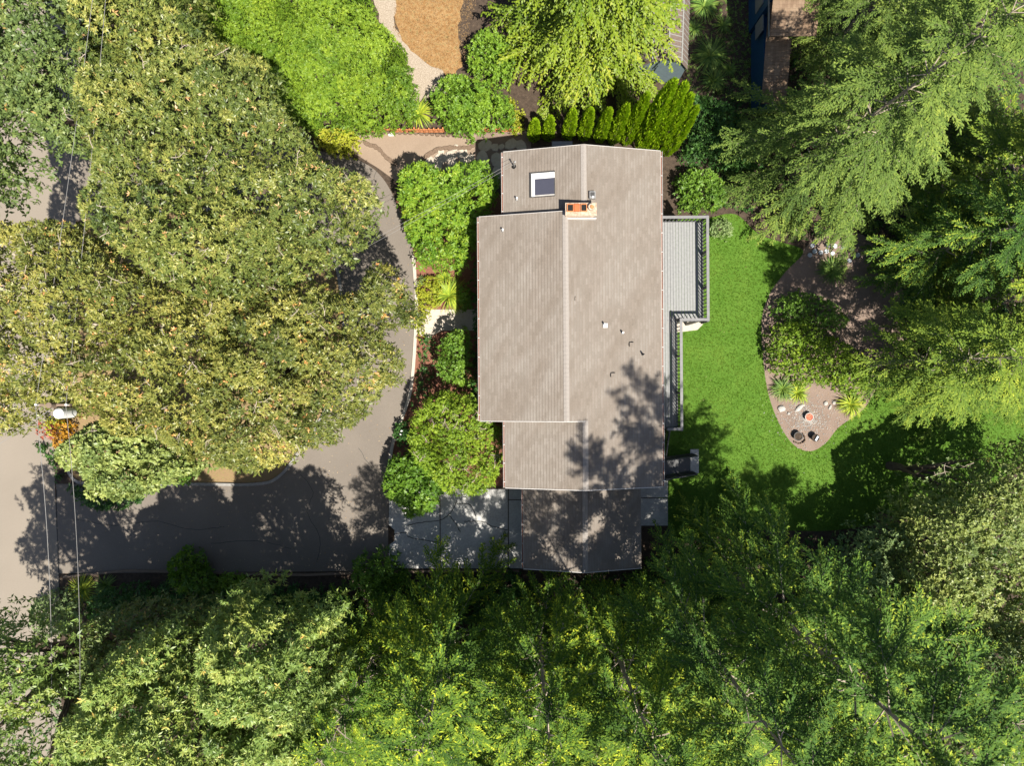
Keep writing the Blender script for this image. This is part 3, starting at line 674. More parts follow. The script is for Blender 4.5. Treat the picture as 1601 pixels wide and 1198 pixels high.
# chimney
c0 = HL(W(885, 336.2, 7.05)); c1 = HL(W(932, 317.5, 7.05)); ZC = 7.05
ch = empty('chimney', (0, 0, 0)); ch.parent = house
cx0, cy0, cx1, cy1 = c0.x, c0.y, c1.x, c1.y
bm = bmesh.new(); row = 0; z = 5.9
box(bm, cx0 + .012, cx1 - .012, cy0 + .012, cy1 - .012, 5.7, ZC - .085)
link('chimney_core', bm_mesh('chimney_core', bm), M['pale_concrete'], ch)
bmk = bmesh.new(); box(bmk, 0, .19, -.045, .045, 0, .058); bmesh.ops.bevel(bmk, geom=bmk.edges[:], offset=.004, segments=1, affect='EDGES')
brick_me = bm_mesh('brick', bmk); brick_me.materials.append(M['chimney'])
z = 6.25
while z < ZC - .09:
    off = .1 * (row % 2)
    for side in (0, 1):
        x = cx0 - .0
        yy = cy0 + .04 if side == 0 else cy1 - .04
        x = cx0 - (off if off else 0) + .0
        x = cx0 + .003
        if off: x += .1
        while x + .19 < cx1:
            o = link('brick', brick_me, None, ch, (x, yy, z)); x += .2
    for side in (0, 1):
        xx = cx0 + .04 if side == 0 else cx1 - .04
        y = cy0 + .10 + off * .4
        while y + .19 < cy1 - .06:
            o = link('brick', brick_me, None, ch, (xx, y, z)); o.rotation_euler = (0, 0, math.pi / 2); y += .2
    z += .068; row += 1
box_obj('chimney_crown', cx0 - .03, cx1 + .03, cy0 - .03, cy1 + .03, ZC - .085, ZC - .02, M['chimney'], ch)
bm = bmesh.new()
def edge_strip(bm, x0, x1, y0, y1, z0, z1, t):
    box(bm, x0, x1, y0, y0 + t, z0, z1); box(bm, x0, x1, y1 - t, y1, z0, z1); box(bm, x0, x0 + t, y0 + t, y1 - t, z0, z1); box(bm, x1 - t, x1, y0 + t, y1 - t, z0, z1)
wch = cx1 - cx0; hch = cy1 - cy0
for k, (a, b, kind) in enumerate(((.03, .25, 'b'), (.27, .45, 'o'), (.48, .69, 'b'))):
    fx0, fx1 = cx0 + wch * a, cx0 + wch * b; fy0, fy1 = cy0 + hch * .28, cy1 - .035
    bm = bmesh.new(); edge_strip(bm, fx0, fx1, fy0, fy1, ZC - .019, ZC + .07, .03); fl = link('flue', bm_mesh('flue', bm), M['terracotta'] if kind == 'b' else M['orange'], ch)
    box_obj('flue_liner' if kind == 'b' else 'flue_cover', fx0 + .031, fx1 - .031, fy0 + .031, fy1 - .031, ZC - .015, ZC + (.0 if kind == 'b' else .06), M['black'] if kind == 'b' else M['orange'], fl)
bm = bmesh.new(); cc = Vector((cx0 + wch * .84, cy0 + hch * .60, 0)); n = 16
for r, z0, z1 in ((.14, ZC - .018, ZC + .16), (.155, ZC + .161, ZC + .19)):
    tube(bm, [(cc.x, cc.y, z0), (cc.x, cc.y, z1)], [r, r], n)
pot = link('chimney_pot', bm_mesh('chimney_pot', bm), M['chimney'], ch)
bm = bmesh.new(); tube(bm, [(cc.x + .01, cc.y, ZC + .192), (cc.x + .01, cc.y, ZC + .23)], [.09, .08], 12); link('pot_cap', bm_mesh('pot_cap', bm), M['terracotta'], pot)
# flashing on the ridge side
box_obj('flashing', cx0 - .07, cx1 + .06, cy0 - .09, cy0 - .031, 6.42, 6.66, M['gutter'], ch)

# skylight
def roof_z_left1(x): return ZE + PIT * (x - XL1)
s0 = HL(W(831, 308, 5.9)); s1 = HL(W(866.5, 270.5, 6.05))
sk = empty('skylight', (0, 0, 0)); sk.parent = house
def slope_box(name, x0, x1, y0, y1, h0, h1, mat, par, f=roof_z_left1):
    bm = bmesh.new(); v = []
    for h in (h0, h1):
        for x, y in ((x0, y0), (x1, y0), (x1, y1), (x0, y1)): v.append(bm.verts.new((x, y, f(x) + h)))
    for q in ((0, 3, 2, 1), (4, 5, 6, 7), (0, 1, 5, 4), (1, 2, 6, 5), (2, 3, 7, 6), (3, 0, 4, 7)): bm.faces.new([v[i] for i in q])
    return link(name, bm_mesh(name, bm), mat, par)
slope_box('curb', s0.x - .08, s1.x + .03, s0.y - .02, s1.y + .07, -.01, .10, M['dark_metal'], sk)  # dark curb widened left and top, standing in for its cast shadow
slope_box('edge_strip', s0.x, s0.x + .15, s0.y, s1.y, .101, .15, M['white'], sk)  # white strip painted for the sun's reflection along the left edge
slope_box('edge_strip', s0.x + .151, s1.x, s1.y - .26, s1.y, .101, .145, M['white'], sk)  # wide white strip painted for the sun's reflection along the top
slope_box('edge_strip', s0.x + .151, s1.x, s0.y, s0.y + .05, .101, .145, M['rake'], sk)
slope_box('pane', s0.x + .151, s1.x - .02, s0.y + .051, s1.y - .261, .101, .125, M['skylight'], sk)

# roof vents
def fr(x): return zr(x)
def vent(px, py, kind, slope='r'):
    z = 6.0
    for _ in range(3):
        q = HL(W(px, py, z + .1)); z = (fr(q.x) if slope == 'r' else (roof_z_left1(q.x) if slope == 'l1' else zl2 + PIT * (q.x - XL2)))
    root = empty('roof_vent', (q.x, q.y, z)); root.parent = house
    bm = bmesh.new()
    if kind == 'box':
        box(bm, -.09, .12, -.1, .1, .01, .10); link('vent_box', bm_mesh('vent_box', bm), M['white'], root)
        bm = bmesh.new(); tube(bm, [(-.04, .05, .08), (-.04, .05, .32)], [.045, .045], 8); link('vent_pipe', bm_mesh('vent_pipe', bm), M['white'], root)
    elif kind == 'pipe':
        tube(bm, [(0, 0, -.02), (0, 0, .30)], [.045, .045], 10); link('vent_pipe', bm_mesh('vent_pipe', bm), M['white'], root)
        bm = bmesh.new(); tube(bm, [(0, 0, -.02), (0, 0, .06)], [.085, .055], 10); link('vent_boot', bm_mesh('vent_boot', bm), M['grey_metal'], root)
    elif kind == 'black':
        tube(bm, [(0, 0, -.02), (0, 0, .34)], [.04, .04], 10); link('vent_pipe', bm_mesh('vent_pipe', bm), M['black'], root)
        bm = bmesh.new(); tube(bm, [(0, 0, -.02), (0, 0, .06)], [.08, .055], 10); link('vent_boot', bm_mesh('vent_boot', bm), M['dark_metal'], root)
    elif kind == 'hood':
        v = box(bm, -.11, .11, -.10, .10, -.01, .13); v[5].co.z -= .05; v[6].co.z -= .05
        link('vent_hood', bm_mesh('vent_hood', bm), M['shingle'], root)
        bm = bmesh.new(); box(bm, -.08, .08, .101, .115, .01, .11); box(bm, -.135, -.111, -.06, .06, .01, .10); link('vent_opening', bm_mesh('vent_opening', bm), M['black'], root)
    elif kind == 'big':
        v = box(bm, -.14, .14, -.15, .18, -.02, .22); link('vent_hood', bm_mesh('vent_hood', bm), M['grey_metal'], root)
        bm = bmesh.new(); box(bm, -.09, .09, -.04, .12, .221, .26); link('vent_cap', bm_mesh('vent_cap', bm), M['dark_metal'], root)
        bm = bmesh.new(); bmesh.ops.create_uvsphere(bm, u_segments=10, v_segments=6, radius=.06); bmesh.ops.translate(bm, verts=bm.verts, vec=(0, -.09, .25)); link('vent_knob', bm_mesh('vent_knob', bm), M['white'], root)
    return root
vent(946, 509, 'box'); vent(973.5, 520.5, 'pipe'); vent(988, 539, 'hood'); vent(1005, 554, 'black'); vent(959, 587, 'hood'); vent(926, 306, 'big')
vent(808, 311, 'pipe', 'l1'); vent(786, 360, 'pipe', 'l2'); vent(900, 467, 'hood').scale = (.3, .9, .5)
# service mast
mq = HL(W(804, 252, 6.4)); mast = empty('service_mast', (mq.x, mq.y, roof_z_left1(mq.x))); mast.parent = house
bm = bmesh.new(); tube(bm, [(0, 0, -.02), (0, 0, .75), (.04, -.05, .84)], [.032, .032, .045], 8); link('mast_pipe', bm_mesh('mast_pipe', bm), M['grey_metal'], mast)
bm = bmesh.new(); tube(bm, [(0, 0, -.01), (0, 0, .07)], [.13, .07], 12); link('mast_boot', bm_mesh('mast_boot', bm), M['black'], mast)
mast_top = Matrix.Rotation(TH, 3, 'Z') @ Vector((mq.x, mq.y, 0)) + Vector((HX, HY, roof_z_left1(mq.x) + .72))
# side awning at the north wall (grey bracket roof)
bm = bmesh.new()
a = HL(W(863, 222, 3.0)); b = HL(W(895, 219, 3.0))
box(bm, a.x, b.x, a.y - .5, a.y + .04, 2.9, 3.0); link('door_canopy', bm_mesh('door_canopy', bm), M['rail'], house)

# ------------------------------------------------------------------ deck
dk = empty('deck', (8, 4, 0), TH, 'raised grey board deck with dark railing along the east wall of the house', 'deck')
def DL(v):
    q = Mi @ Vector((v[0] - 8, v[1] - 4, 0)); return q.x, q.y
ZD = 3.0
xw = 6.85 - 8; xe1 = 9.76 - 8; xe2 = 8.41 - 8; yn = 8.26 - 4; ys = 3.15 - 4; yb = -2.30 - 4
bw_ = .143; x = xw
bmb = bmesh.new()
while x < xe1 - .02:
    full = x + bw_ < xe2 + .02
    y0 = (yb if full else ys); x2 = min(x + bw_ - .014, xe1)
    for ya, yb2 in ([(y0, y0 + (yn - y0) * .5 - .003), (y0 + (yn - y0) * .5 + .003, yn)] if full else [(y0, yn)]):
        box_obj('board', x, x2, ya, yb2, ZD - .035, ZD, M['deck'], dk)
    x += bw_
beam_obj('joist', (xw, (yn + ys) / 2, ZD - .16), (xe1, (yn + ys) / 2, ZD - .16), .09, .24, M['rail'], dk)
for yy in (yn - .08, ys + .08): beam_obj('joist', (xw, yy, ZD - .16), (xe1 - .06, yy, ZD - .16), .09, .24, M['rail'], dk)
beam_obj('joist', (xe1 - .05, ys + .13, ZD - .165), (xe1 - .05, yn - .13, ZD - .165), .09, .24, M['rail'], dk)
beam_obj('joist', (xe2 - .05, yb, ZD - .165), (xe2 - .05, ys, ZD - .165), .09, .24, M['rail'], dk)
for xx, yy in ((xe1 - .06, yn - .1), (xe1 - .06, (yn + ys) / 2), (xe1 - .06, ys + .1), (xe2 - .06, yb + .1), (xe2 - .06, ys - 2.6)):
    box_obj('support_post', xx - .07, xx + .07, yy - .07, yy + .07, 0, ZD - .29, M['rail'], dk)
bmq = bmesh.new(); box(bmq, -.02, .02, -.02, .02, 0, .86); bal_me = bm_mesh('baluster', bmq); bal_me.materials.append(M['dark_rail'])
def railing(a, b, z=ZD, zb=None, cap=.135, sp=.185, parent=None, capmat='rail', h=1.02, posts=True):
    par = parent or dk
    a = Vector((a[0], a[1], z)); b = Vector((b[0], b[1], z if zb is None else zb)); L = (b - a).length; up = Vector((0, 0, 1))
    beam_obj('rail_cap', a + up * h, b + up * h, cap, .04, M[capmat], par)
    beam_obj('bottom_rail', a + up * .10, b + up * .10, .05, .05, M['dark_rail'], par)
    beam_obj('top_rail', a + up * (h - .06), b + up * (h - .06), .045, .06, M['dark_rail'], par)
    n = max(1, int(L / sp))
    for k in range(1, n):
        p = a.lerp(b, k / n); link('baluster', bal_me, None, par, (p.x, p.y, p.z + .11))
    if posts:
        m = max(1, round(L / 1.9))
        for k in range(m + 1):
            p = a.lerp(b, k / m); box_obj('post', p.x - .045, p.x + .045, p.y - .045, p.y + .045, p.z - .2, p.z + h - .021, M['dark_rail'], par)
railing((xw + .2, yn), (xe1 - .07, yn)); railing((xe1, yn + .067), (xe1, ys - .067)); railing((xe1 - .07, ys), (xe2 + .07, ys)); railing((xe2, ys + .067), (xe2, yb - .067)); railing((xe2 - .07, yb), (xe2 - .72, yb))
# flight down to a landing, then the stair to the lawn
st = empty('outdoor_stair', (8, -4, 0), TH, 'narrow dark grey board stair dropping from the deck end to the lawn', 'stair')
def SL(v): q = Mi @ Vector((v[0] - 8, v[1] + 4, 0)); return q.x, q.y
zl_ = 2.1; lx0 = 6.85 - 8; lx1 = 7.85 - 8
for k in range(5):
    box_obj('tread', lx0, lx1, 1.7 - .28 * (k + 1) + .005, 1.7 - .28 * k, ZD - .17 * (k + 1) - .04, ZD - .17 * (k + 1), M['dark_board'], st)
for k in range(11):
    box_obj('landing_board', lx0 + k * .0905, lx0 + k * .0905 + .083, -.95, .295, zl_ - .04, zl_, M['dark_board'], st)
railing((lx1 + .02, 1.66), (lx1 + .02, .2), ZD, zl_ + .02, parent=st, cap=.06, capmat='dark_rail', sp=.13)
nt_ = 11; run = 2.15
for k in range(nt_):
    xx = lx1 + .02 + run * k / nt_; zz = zl_ - (zl_ - .04) * (k + 1) / (nt_ + .0)
    box_obj('tread', xx, xx + run / nt_ - .012, -.90, -.02, zz - .03, zz, M['dark_board'], st)
    box_obj('riser', xx - .008, xx - .001, -.90, -.02, zz - .02, zz + .15, M['dark_rail'], st)
for yy in (-.96, .03):
    beam_obj('stringer', (lx1, yy, zl_ - .16), (lx1 + run, yy, .05), .05, .26, M['dark_rail'], st)
    railing((lx1 + .03, yy), (lx1 + run, yy), zl_ - .05, .05, parent=st, cap=.06, capmat='dark_rail', sp=.15)
pa = W(1079, 703); pb = W(1092, 740.5)
box_obj('foot_pad', pa.x - 8, pb.x - 8, pb.y + 4, pa.y + 4, 0, .05, M['concrete'], st)

# ------------------------------------------------------------------ gambrel shed
sx, sy, _ = W(1026, 110)
sh = empty('garden_shed', (sx, sy, 0), math.radians(-2), 'weathered brown boarded shed roof with blue grey gable wall under the cedar', 'shed')
prof = [(-1.35, 1.75), (-.72, 2.55), (.05, 2.85), (.80, 2.55), (1.30, 1.80)]
y0, y1 = -.75, 3.2
bm = bmesh.new(); pr = [(-1.27, 0), (1.22, 0)] + [(x * .94, z - .05) for x, z in prof[::-1]]
a = [bm.verts.new((x, y0 + .12, z)) for x, z in pr]; b = [bm.verts.new((x, y1 - .12, z)) for x, z in pr]; n = len(pr)
bm.faces.new(a); bm.faces.new(b[::-1])
for i in range(n): bm.faces.new((a[i], a[(i + 1) % n], b[(i + 1) % n], b[i]))
link('wall', bm_mesh('shed_wall', bm), M['shed_wall'], sh)
for (xa, za), (xb, zb) in zip(prof, prof[1:]):
    k = 0; yy = y0
    while yy < y1:
        bm = bmesh.new(); ye = min(yy + .235, y1)
        v = []
        for h in (0, .03):
            for x, z, y in ((xa, za, yy), (xb, zb, yy), (xb, zb, ye), (xa, za, ye)): v.append(bm.verts.new((x, y, z + h)))
        for q in ((0, 3, 2, 1), (4, 5, 6, 7), (0, 1, 5, 4), (1, 2, 6, 5), (2, 3, 7, 6), (3, 0, 4, 7)): bm.faces.new([v[i] for i in q])
        link('roof_board', bm_mesh('roof_board', bm), M['shed_roof'], sh)
        beam_obj('batten', (xa, ye + .02, za + .035), (xb, ye + .02, zb + .035), .04, .04, M['batten'], sh)
        yy += .27; k += 1
for x, z in prof[1:4]: beam_obj('ridge_batten', (x, y0, z + .06), (x, y1, z + .06), .07, .04, M['batten'], sh)

# neighbour's house at the top right
nx, ny, _ = W(1235, 0)
nb = empty('neighbour_house', (nx, ny, 0), 0, 'neighbour house corner with brown shingle roof and deep blue wall at the top edge', 'house')
zt = 3.4
r0 = W(1203, 56, zt); r1 = W(1276, -160, zt)
wall0 = W(1203, 40, zt)
box_obj('wall', r0.x - nx + .12, r1.x - nx - .3, r0.y - ny + 1.9, r1.y - ny, 0, zt - .12, M['blue_wall'], nb)
for k in range(3):
    yy = r0.y - ny + .9 + k * 1.4
    box_obj('window_frame', r0.x - nx + .06, r0.x - nx + .118, yy, yy + .8, 1.2, 2.3, M['white'] if k == 5 else M['grey_metal'], nb)
bm = bmesh.new(); xa, xb = r0.x - nx, r1.x - nx; ya, yb_ = r0.y - ny, r1.y - ny
yy = ya; zz = zt
while yy < yb_:
    y2 = yy + .17; z2 = zz + .17 * .3
    v = [bm.verts.new(p) for p in ((xa, yy, zz + .02), (xb, yy, zz + .02), (xb, y2, z2), (xa, y2, z2), (xa, yy, zz - .03), (xb, yy, zz - .03))]
    bm.faces.new(v[:4]); bm.faces.new((v[0], v[1], v[5], v[4])); yy = y2; zz = z2
link('roof', bm_mesh('roof', bm), M['neighbour_roof'], nb)
bm = bmesh.new(); yy = ya - 2.9; zz = zt - 1.3
while yy < ya + 1.85:
    y2 = yy + .17; z2 = zz + .17 * .22
    v = [bm.verts.new(p) for p in ((xa + .05, yy, zz + .02), (xb - 1, yy, zz + .02), (xb - 1, y2, z2), (xa + .05, y2, z2), (xa + .05, yy, zz - .03), (xb - 1, yy, zz - .03))]
    bm.faces.new(v[:4]); bm.faces.new((v[0], v[1], v[5], v[4])); yy = y2; zz = z2
link('porch_roof', bm_mesh('porch_roof', bm), M['neighbour_roof'], nb)
box_obj('porch_wall', xa + .25, xb - 1.2, ya - 2.6, ya + 1.8, 0, zt - 1.45, M['blue_wall'], nb)
box_obj('fascia', r0.x - nx - .03, r0.x - nx - .001, ya, yb_, zt - .12, zt + .02, M['batten'], nb)

# ------------------------------------------------------------------ utility pole and wires
PZ = 10.2
pp = W(76, 634, PZ)
pole = empty('utility_pole', (pp.x, pp.y, 0), 0, 'wooden utility pole with white transformer at the edge of the olive trees', 'utility pole')
bm = bmesh.new(); tube(bm, [(0, 0, -.2), (0, 0, PZ)], [.17, .12], 12); link('pole_shaft', bm_mesh('pole_shaft', bm), M['pole'], pole)
beam_obj('crossarm', (-.68, 0, PZ - .35), (.68, 0, PZ - .35), .1, .12, M['pole'], pole)
bm = bmesh.new(); tube(bm, [(.26, -.34, PZ - 1.05), (.26, -.34, PZ - .2), (.26, -.34, PZ - .12)], [.22, .22, .16], 16); link('transformer', bm_mesh('transformer', bm), M['white'], pole)
for xx in (-.62, .62, 0):
    bm = bmesh.new(); tube(bm, [(xx, .02, PZ - .29), (xx, .02, PZ - .12)], [.04, .05], 8); link('insulator', bm_mesh('insulator', bm), M['white'], pole)
def wire(label, a, b, sag, r, group=None):
    bm = bmesh.new(); a = Vector(a); b = Vector(b); n = 24
    pts = [a.lerp(b, i / n) - Vector((0, 0, 4 * sag * (i / n) * (1 - i / n))) for i in range(n + 1)]
    tube(bm, pts, [r] * (n + 1), 5)
    o = link('overhead_wire', bm_mesh('overhead_wire', bm), M['wire']); return tag(o, label, 'wire', group)
ta = Vector((pp.x - .62, pp.y, PZ - .12)); tb_ = Vector((pp.x + .62, pp.y, PZ - .12))
wire('thick pale cable crossing the road south from the transformer pole, left one', ta, W(76, 1260, 10.2) , .5, .011)
wire('pale cable running south above the driveway mouth from the transformer pole, right one', tb_, W(120, 1260, 10.2), .5, .009)
wire('thin pale wire leading north over the road gap from the pole, left one', ta, W(152, -60, 10.4), .1, .009)
wire('thin pale wire leading north over the tree edge from the pole, right one', tb_, W(170, -60, 10.4), .1, .009)
wire('upper service wire stretched from the pole to the house roof mast', Vector((pp.x, pp.y, PZ - .4)), mast_top + Vector((0, .03, 0)), .55, .006)
wire('lower service wire stretched from the pole to the house roof mast', Vector((pp.x, pp.y, PZ - .7)), mast_top + Vector((0.05, -.05, -.12)), .75, .006)
wire('thin wire dropping westward over the sunlit road from the pole', Vector((pp.x, pp.y, PZ - .5)), W(-240, 840, 8), .4, .010)

# ------------------------------------------------------------------ brick edging fence, stones
def brick_fence(x0, x1, y, label):
    a = W(x0, y + 3); b = W(x1, y + 3); root = empty('brick_edging', ((a.x + b.x) / 2, a.y, 0), 0, label, 'edging')
    n = int((b.x - a.x) / .262)
    bm = bmesh.new(); box(bm, -.038, .038, -.05, .05, 0, .50); bmesh.ops.bevel(bm, geom=bm.edges[:], offset=.008, segments=1, affect='EDGES'); me = bm_mesh('brick', bm); me.materials.append(M['terracotta'])
    bm = bmesh.new(); box(bm, -.088, .088, -.025, .025, 0, .045); me2 = bm_mesh('brick_course', bm); me2.materials.append(M['terracotta'])
    w = (b.x - a.x)
    for k in range(n + 1):
        x = -w / 2 + w * k / n
        o = link('brick', me, None, root, (x, R.uniform(-.02, .02), 0)); o.rotation_euler = (R.uniform(-.06, .06), R.uniform(-.05, .05), R.uniform(-.12, .12))
        if k < n:
            for zz in (.0, .30):
                o = link('brick', me2, None, root, (x + w / n / 2, 0, zz)); o.rotation_euler = (0, 0, R.uniform(-.05, .05))
brick_fence(566, 694, 203, 'longer low terracotta brick lattice edging along the gravel patio left of the green shrub')
brick_fence(744, 812, 202, 'shorter low terracotta brick lattice edging right of the green shrub near the roof corner')
stones = [blob_stone('stone_piece', .5, .07, R.choice((6, 7, 8)), i, .2) for i in range(5)]
for me in stones: me.materials.append(M['stone'])
fp = empty('flagstone_path', W(720, 245), 0, 'cream flagstone path curving from the gravel patio to the north west house corner', 'path')
fo = W(720, 245)
fl_list = [(672, 256, 15), (688, 250, 13), (683, 264, 12), (703, 245, 15), (707, 261, 14), (722, 240, 13), (726, 255, 13), (735, 247, 9), (740, 262, 12), (757, 228, 15), (774, 231, 9), (784, 230, 7), (799, 226, 13), (755, 247, 16), (778, 250, 18), (758, 268, 14), (780, 270, 14), (815, 228, 13), (690, 238, 8), (712, 232, 8)]
for i, (x, y, d) in enumerate(fl_list):
    q = W(x, y) - fo; o = link('flagstone', stones[i % 5], None, fp, (q.x, q.y, .0)); o.rotation_euler = (0, 0, R.uniform(0, 6)); k = d / 28.1 * 1.55; o.scale = (k, k * R.uniform(.8, 1), 1)
ed = [blob_stone('edge_piece', .5, .14, 6, 40 + i, .25) for i in range(3)]
for me in ed: me.materials.append(M['edge_stone'])
def stone_line(label, line, step=.27, size=.36):
    pts = gp(spline(line, 8, False)); c = Vector((*pts[len(pts) // 2], 0)); root = empty('stone_edging', c, 0, label, 'edging')
    acc = 0
    for p, q in zip(pts, pts[1:]):
        v = Vector(q) - Vector(p); L = v.length; t = -acc
        while t + step < L:
            t += step; w = Vector(p) + v * (t / L); o = link('edging_stone', R.choice(ed), None, root, (w.x - c.x, w.y - c.y, 0))
            o.rotation_euler = (0, 0, math.atan2(v.y, v.x) + R.uniform(-.2, .2)); k = size * R.uniform(.85, 1.2); o.scale = (k * 1.1, k * .72, R.uniform(.7, 1.1))
        acc = L - t
stone_line('rough brown stone edging curving along the south west side of the gravel patio', [(566, 222), (590, 232), (604, 246), (622, 258)])
stone_line('rough brown stone edging between the gravel patio and the flagstones', [(655, 262), (664, 248), (682, 235), (705, 231), (736, 231), (740, 214)])
stone_line('broken brown stone edging below the terracotta brick lattice', [(566, 210), (600, 208), (660, 210), (705, 213), (738, 213)], .3, .22)
tag(box_obj('white_block', *[v for v in (W(608, 209).x, W(616, 209).x, W(610, 213).y, W(610, 207.5).y)], 0, .12, M['white']), 'small white block lying on the stone edging by the brick lattice', 'block')

pav = bmesh.new(); tube(pav, [(0, 0, 0), (0, 0, .05)], [.13, .125], 18); pv = bm_mesh('round_paver', pav); pv.materials.append(M['blue_stone'])
rp = [(1266, 399, 'first round blue grey paver, at the lawn end of the paver row'), (1273.5, 393, 'second round blue grey paver from the lawn, set slightly higher in the row'), (1283, 395, 'third round blue grey paver from the lawn, with a pale chipped lower rim'),
      (1292, 393, 'fourth round blue grey paver from the lawn'), (1301.5, 396.5, 'fifth round blue grey paver from the lawn, last of the bright ones'), (1294, 384, 'dappled round paver just above the fourth bright one'),
      (1305, 385, 'mid grey round paver above the fifth bright one'), (1318, 387, 'shaded round paver to the right of the mid grey one'), (1332, 389, 'darker round paver farther right in the mulch'), (1341, 399, 'last round paver at the right end in deep shade'), (1327.5, 408, 'lone round paver with a bare centre above the fern'), (1270, 384, 'half buried round paver above the first bright one')]
for x, y, lb in rp:
    o = link('round_paver', pv, None, None, W(x, y, .01)); o.rotation_euler = (0, 0, R.uniform(0, 6)); k = R.uniform(.94, 1.04); o.scale = (k, k, 1)
    tag(o, lb, 'paver', 'round pavers in the garden bed')

# rocks, pots in the bed
rk = [rock_mesh('rock', i) for i in range(5)]
for me in rk: me.materials.append(M['rock'])
for x, y, sx_, sy_, rz, lb in ((1222, 639, .26, .20, .4, 'flat grey rock on the left edge of the pebbled corner'), (1233, 647, .08, .09, 0, 'fist sized pale rock beside the flat grey rock'), (1250, 638, .30, .14, .7, 'long tan rock above the red glass bowl'),
                               (1236, 622, .12, .16, .2, 'cream rock between the two strap leaved clumps'), (1291, 631, .17, .12, .6, 'bright cream rock with a dark hollow on its left'), (1298, 637, .08, .17, -.5, 'narrow white rock leaning beside the cream one'),
                               (1304, 630, .14, .11, 0, 'tan rock left of the sunlit strap leaved clump'), (1257, 634, .08, .06, 0, 'small pale rock at the tip of the long tan rock')):
    o = link('garden_rock', R.choice(rk), None, None, W(x, y, .04)); o.scale = (sx_, sy_, min(sx_, sy_) * .9); o.rotation_euler = (0, 0, rz); tag(o, lb, 'rock')
peb = bmesh.new(); rr = random.Random(5)
for i in range(1300):
    a = rr.uniform(0, 6.28); r_ = abs(rr.gauss(0, .75)); c = W(1262, 655)
    x, y, s = c.x + math.cos(a) * r_ * 1.25, c.y + math.sin(a) * r_, rr.uniform(.014, .045)
    mt = Matrix.Translation((x, y, .012)) @ Matrix.Rotation(rr.uniform(0, 6), 4, 'Z') @ Matrix.Diagonal((s, s * .75, s * .6, 1))
    bmesh.ops.create_icosphere(peb, subdivisions=1, radius=1, matrix=mt)
o = link('pebbles', bm_mesh('pebbles', peb), M['pebble']); tag(o, 'grey and tan pebbles scattered round the red glass bowl', 'pebbles', kind='stuff')
def pot(name, x, y, r, h, mt, label, fill_mat, cat='pot'):
    c = W(x, y, 0); root = empty(name, c, 0, label, cat); n = 24
    bm = bmesh.new(); prev = None
    for rr_, z in ((r * .7, 0), (r, h), (r * 1.04, h), (r * 1.04, h + .03), (r * .88, h + .03), (r * .86, h - .05)):
        ring = [bm.verts.new((math.cos(2 * math.pi * k / n) * rr_, math.sin(2 * math.pi * k / n) * rr_, z)) for k in range(n)]
        if prev:
            for k in range(n): bm.faces.new((prev[k], prev[(k + 1) % n], ring[(k + 1) % n], ring[k]))
        else: bm.faces.new(ring[::-1])
        prev = ring
    link('bowl', bm_mesh('bowl', bm), mt, root)
    bm = bmesh.new(); tube(bm, [(0, 0, h - .06), (0, 0, h - .005)], [r * .87, r * .86], n); link('filling', bm_mesh('filling', bm), fill_mat, root)
    return root
pot('fire_bowl', 1262.5, 652, .23, .22, M['rock'], 'round stone bowl filled with red glass among pebbles', M['red_glass'], 'bowl')
t1 = pot('planter', 1245, 682, .24, .26, M['dark_metal'], 'round dark planter with a thin pale rim and small yellow flower', M['soil'], 'planter')
t2 = pot('planter', 1271, 684, .20, .30, M['black'], 'dark planter holding a pale tilted slate at the bed tip', M['soil'], 'planter')
bm = bmesh.new(); box(bm, -.06, .06, -.14, .14, .33, .37); o = link('slate', bm_mesh('slate', bm), M['blue_stone'], t2); o.rotation_euler = (0, .2, -.5)
stone_line('low dark border ring of stones round the pebbled corner', [(1238, 690), (1250, 694), (1258, 688), (1254, 676)], .13, .1)

# ------------------------------------------------------------------ strap leaved plants and ferns
def strap_plant(name, label, x, y, r, h, n, lm, cat='plant', width=.045, group=None, zb=0.0):
    c = W(x, y, zb); V = []; T = []
    for i in range(n):
        a = R.uniform(0, 6.283); L = r * R.uniform(.6, 1.1); hh = h * R.uniform(.6, 1.2); t0 = R.uniform(.1, .9); d = np.array([math.cos(a), math.sin(a), 0]); s = np.array([-d[1], d[0], 0])
        prev = None; o0 = d * R.uniform(0, .08)
        for k in range(5):
            t = k / 4; p = o0 + d * L * t + np.array([0, 0, hh * (1.9 * t - 1.5 * t * t) + .03]) + s * (.12 * L * math.sin(a * 3) * t * t); w = width * (1 - t) ** .6 * .5 + .003
            q = (p - s * w, p + s * w)
            if prev: V += [prev[0], prev[1], q[1], q[0]]; T.append(t0)
            prev = q
    o = link(name, leaf_mesh(name, np.array(V), np.array(T)), LEAF[lm], None, c); return tag(o, label, cat, group)
strap_plant('strap_leaf_plant', 'bronze and green strap leaved plant beside the brick lattice', 655, 178, 1.0, .55, 110, 'lily')
strap_plant('strap_leaf_plant', 'long yellow green strap leaved plant spilling onto the garden path', 703, 462, 1.15, .7, 190, 'lily', width=.055)
strap_plant('strap_leaf_plant', 'upright pale yellow strap leaved plant under the big camellia', 696, 436, .55, .7, 60, 'lily')
strap_plant('fern_clump', 'large shaded fern clump right of the shed', 1110, 88, 1.1, .5, 170, 'fern', width=.06)
strap_plant('fern_clump', 'fern clump at the top edge right of the shed', 1100, 10, 1.0, .5, 150, 'fern', width=.06)
strap_plant('fern_clump', 'loose fern clump below the large one near the shed', 1115, 128, .8, .5, 110, 'fern', width=.06)
strap_plant('fern_clump', 'dark fern clump in the shaded mulch below the round pavers', 1300, 424, .95, .45, 150, 'fern', width=.055)
strap_plant('strap_leaf_plant', 'dark green half of the pair of strap plants at the left bed edge', 1222, 608, .75, .5, 130, 'fern', width=.05)
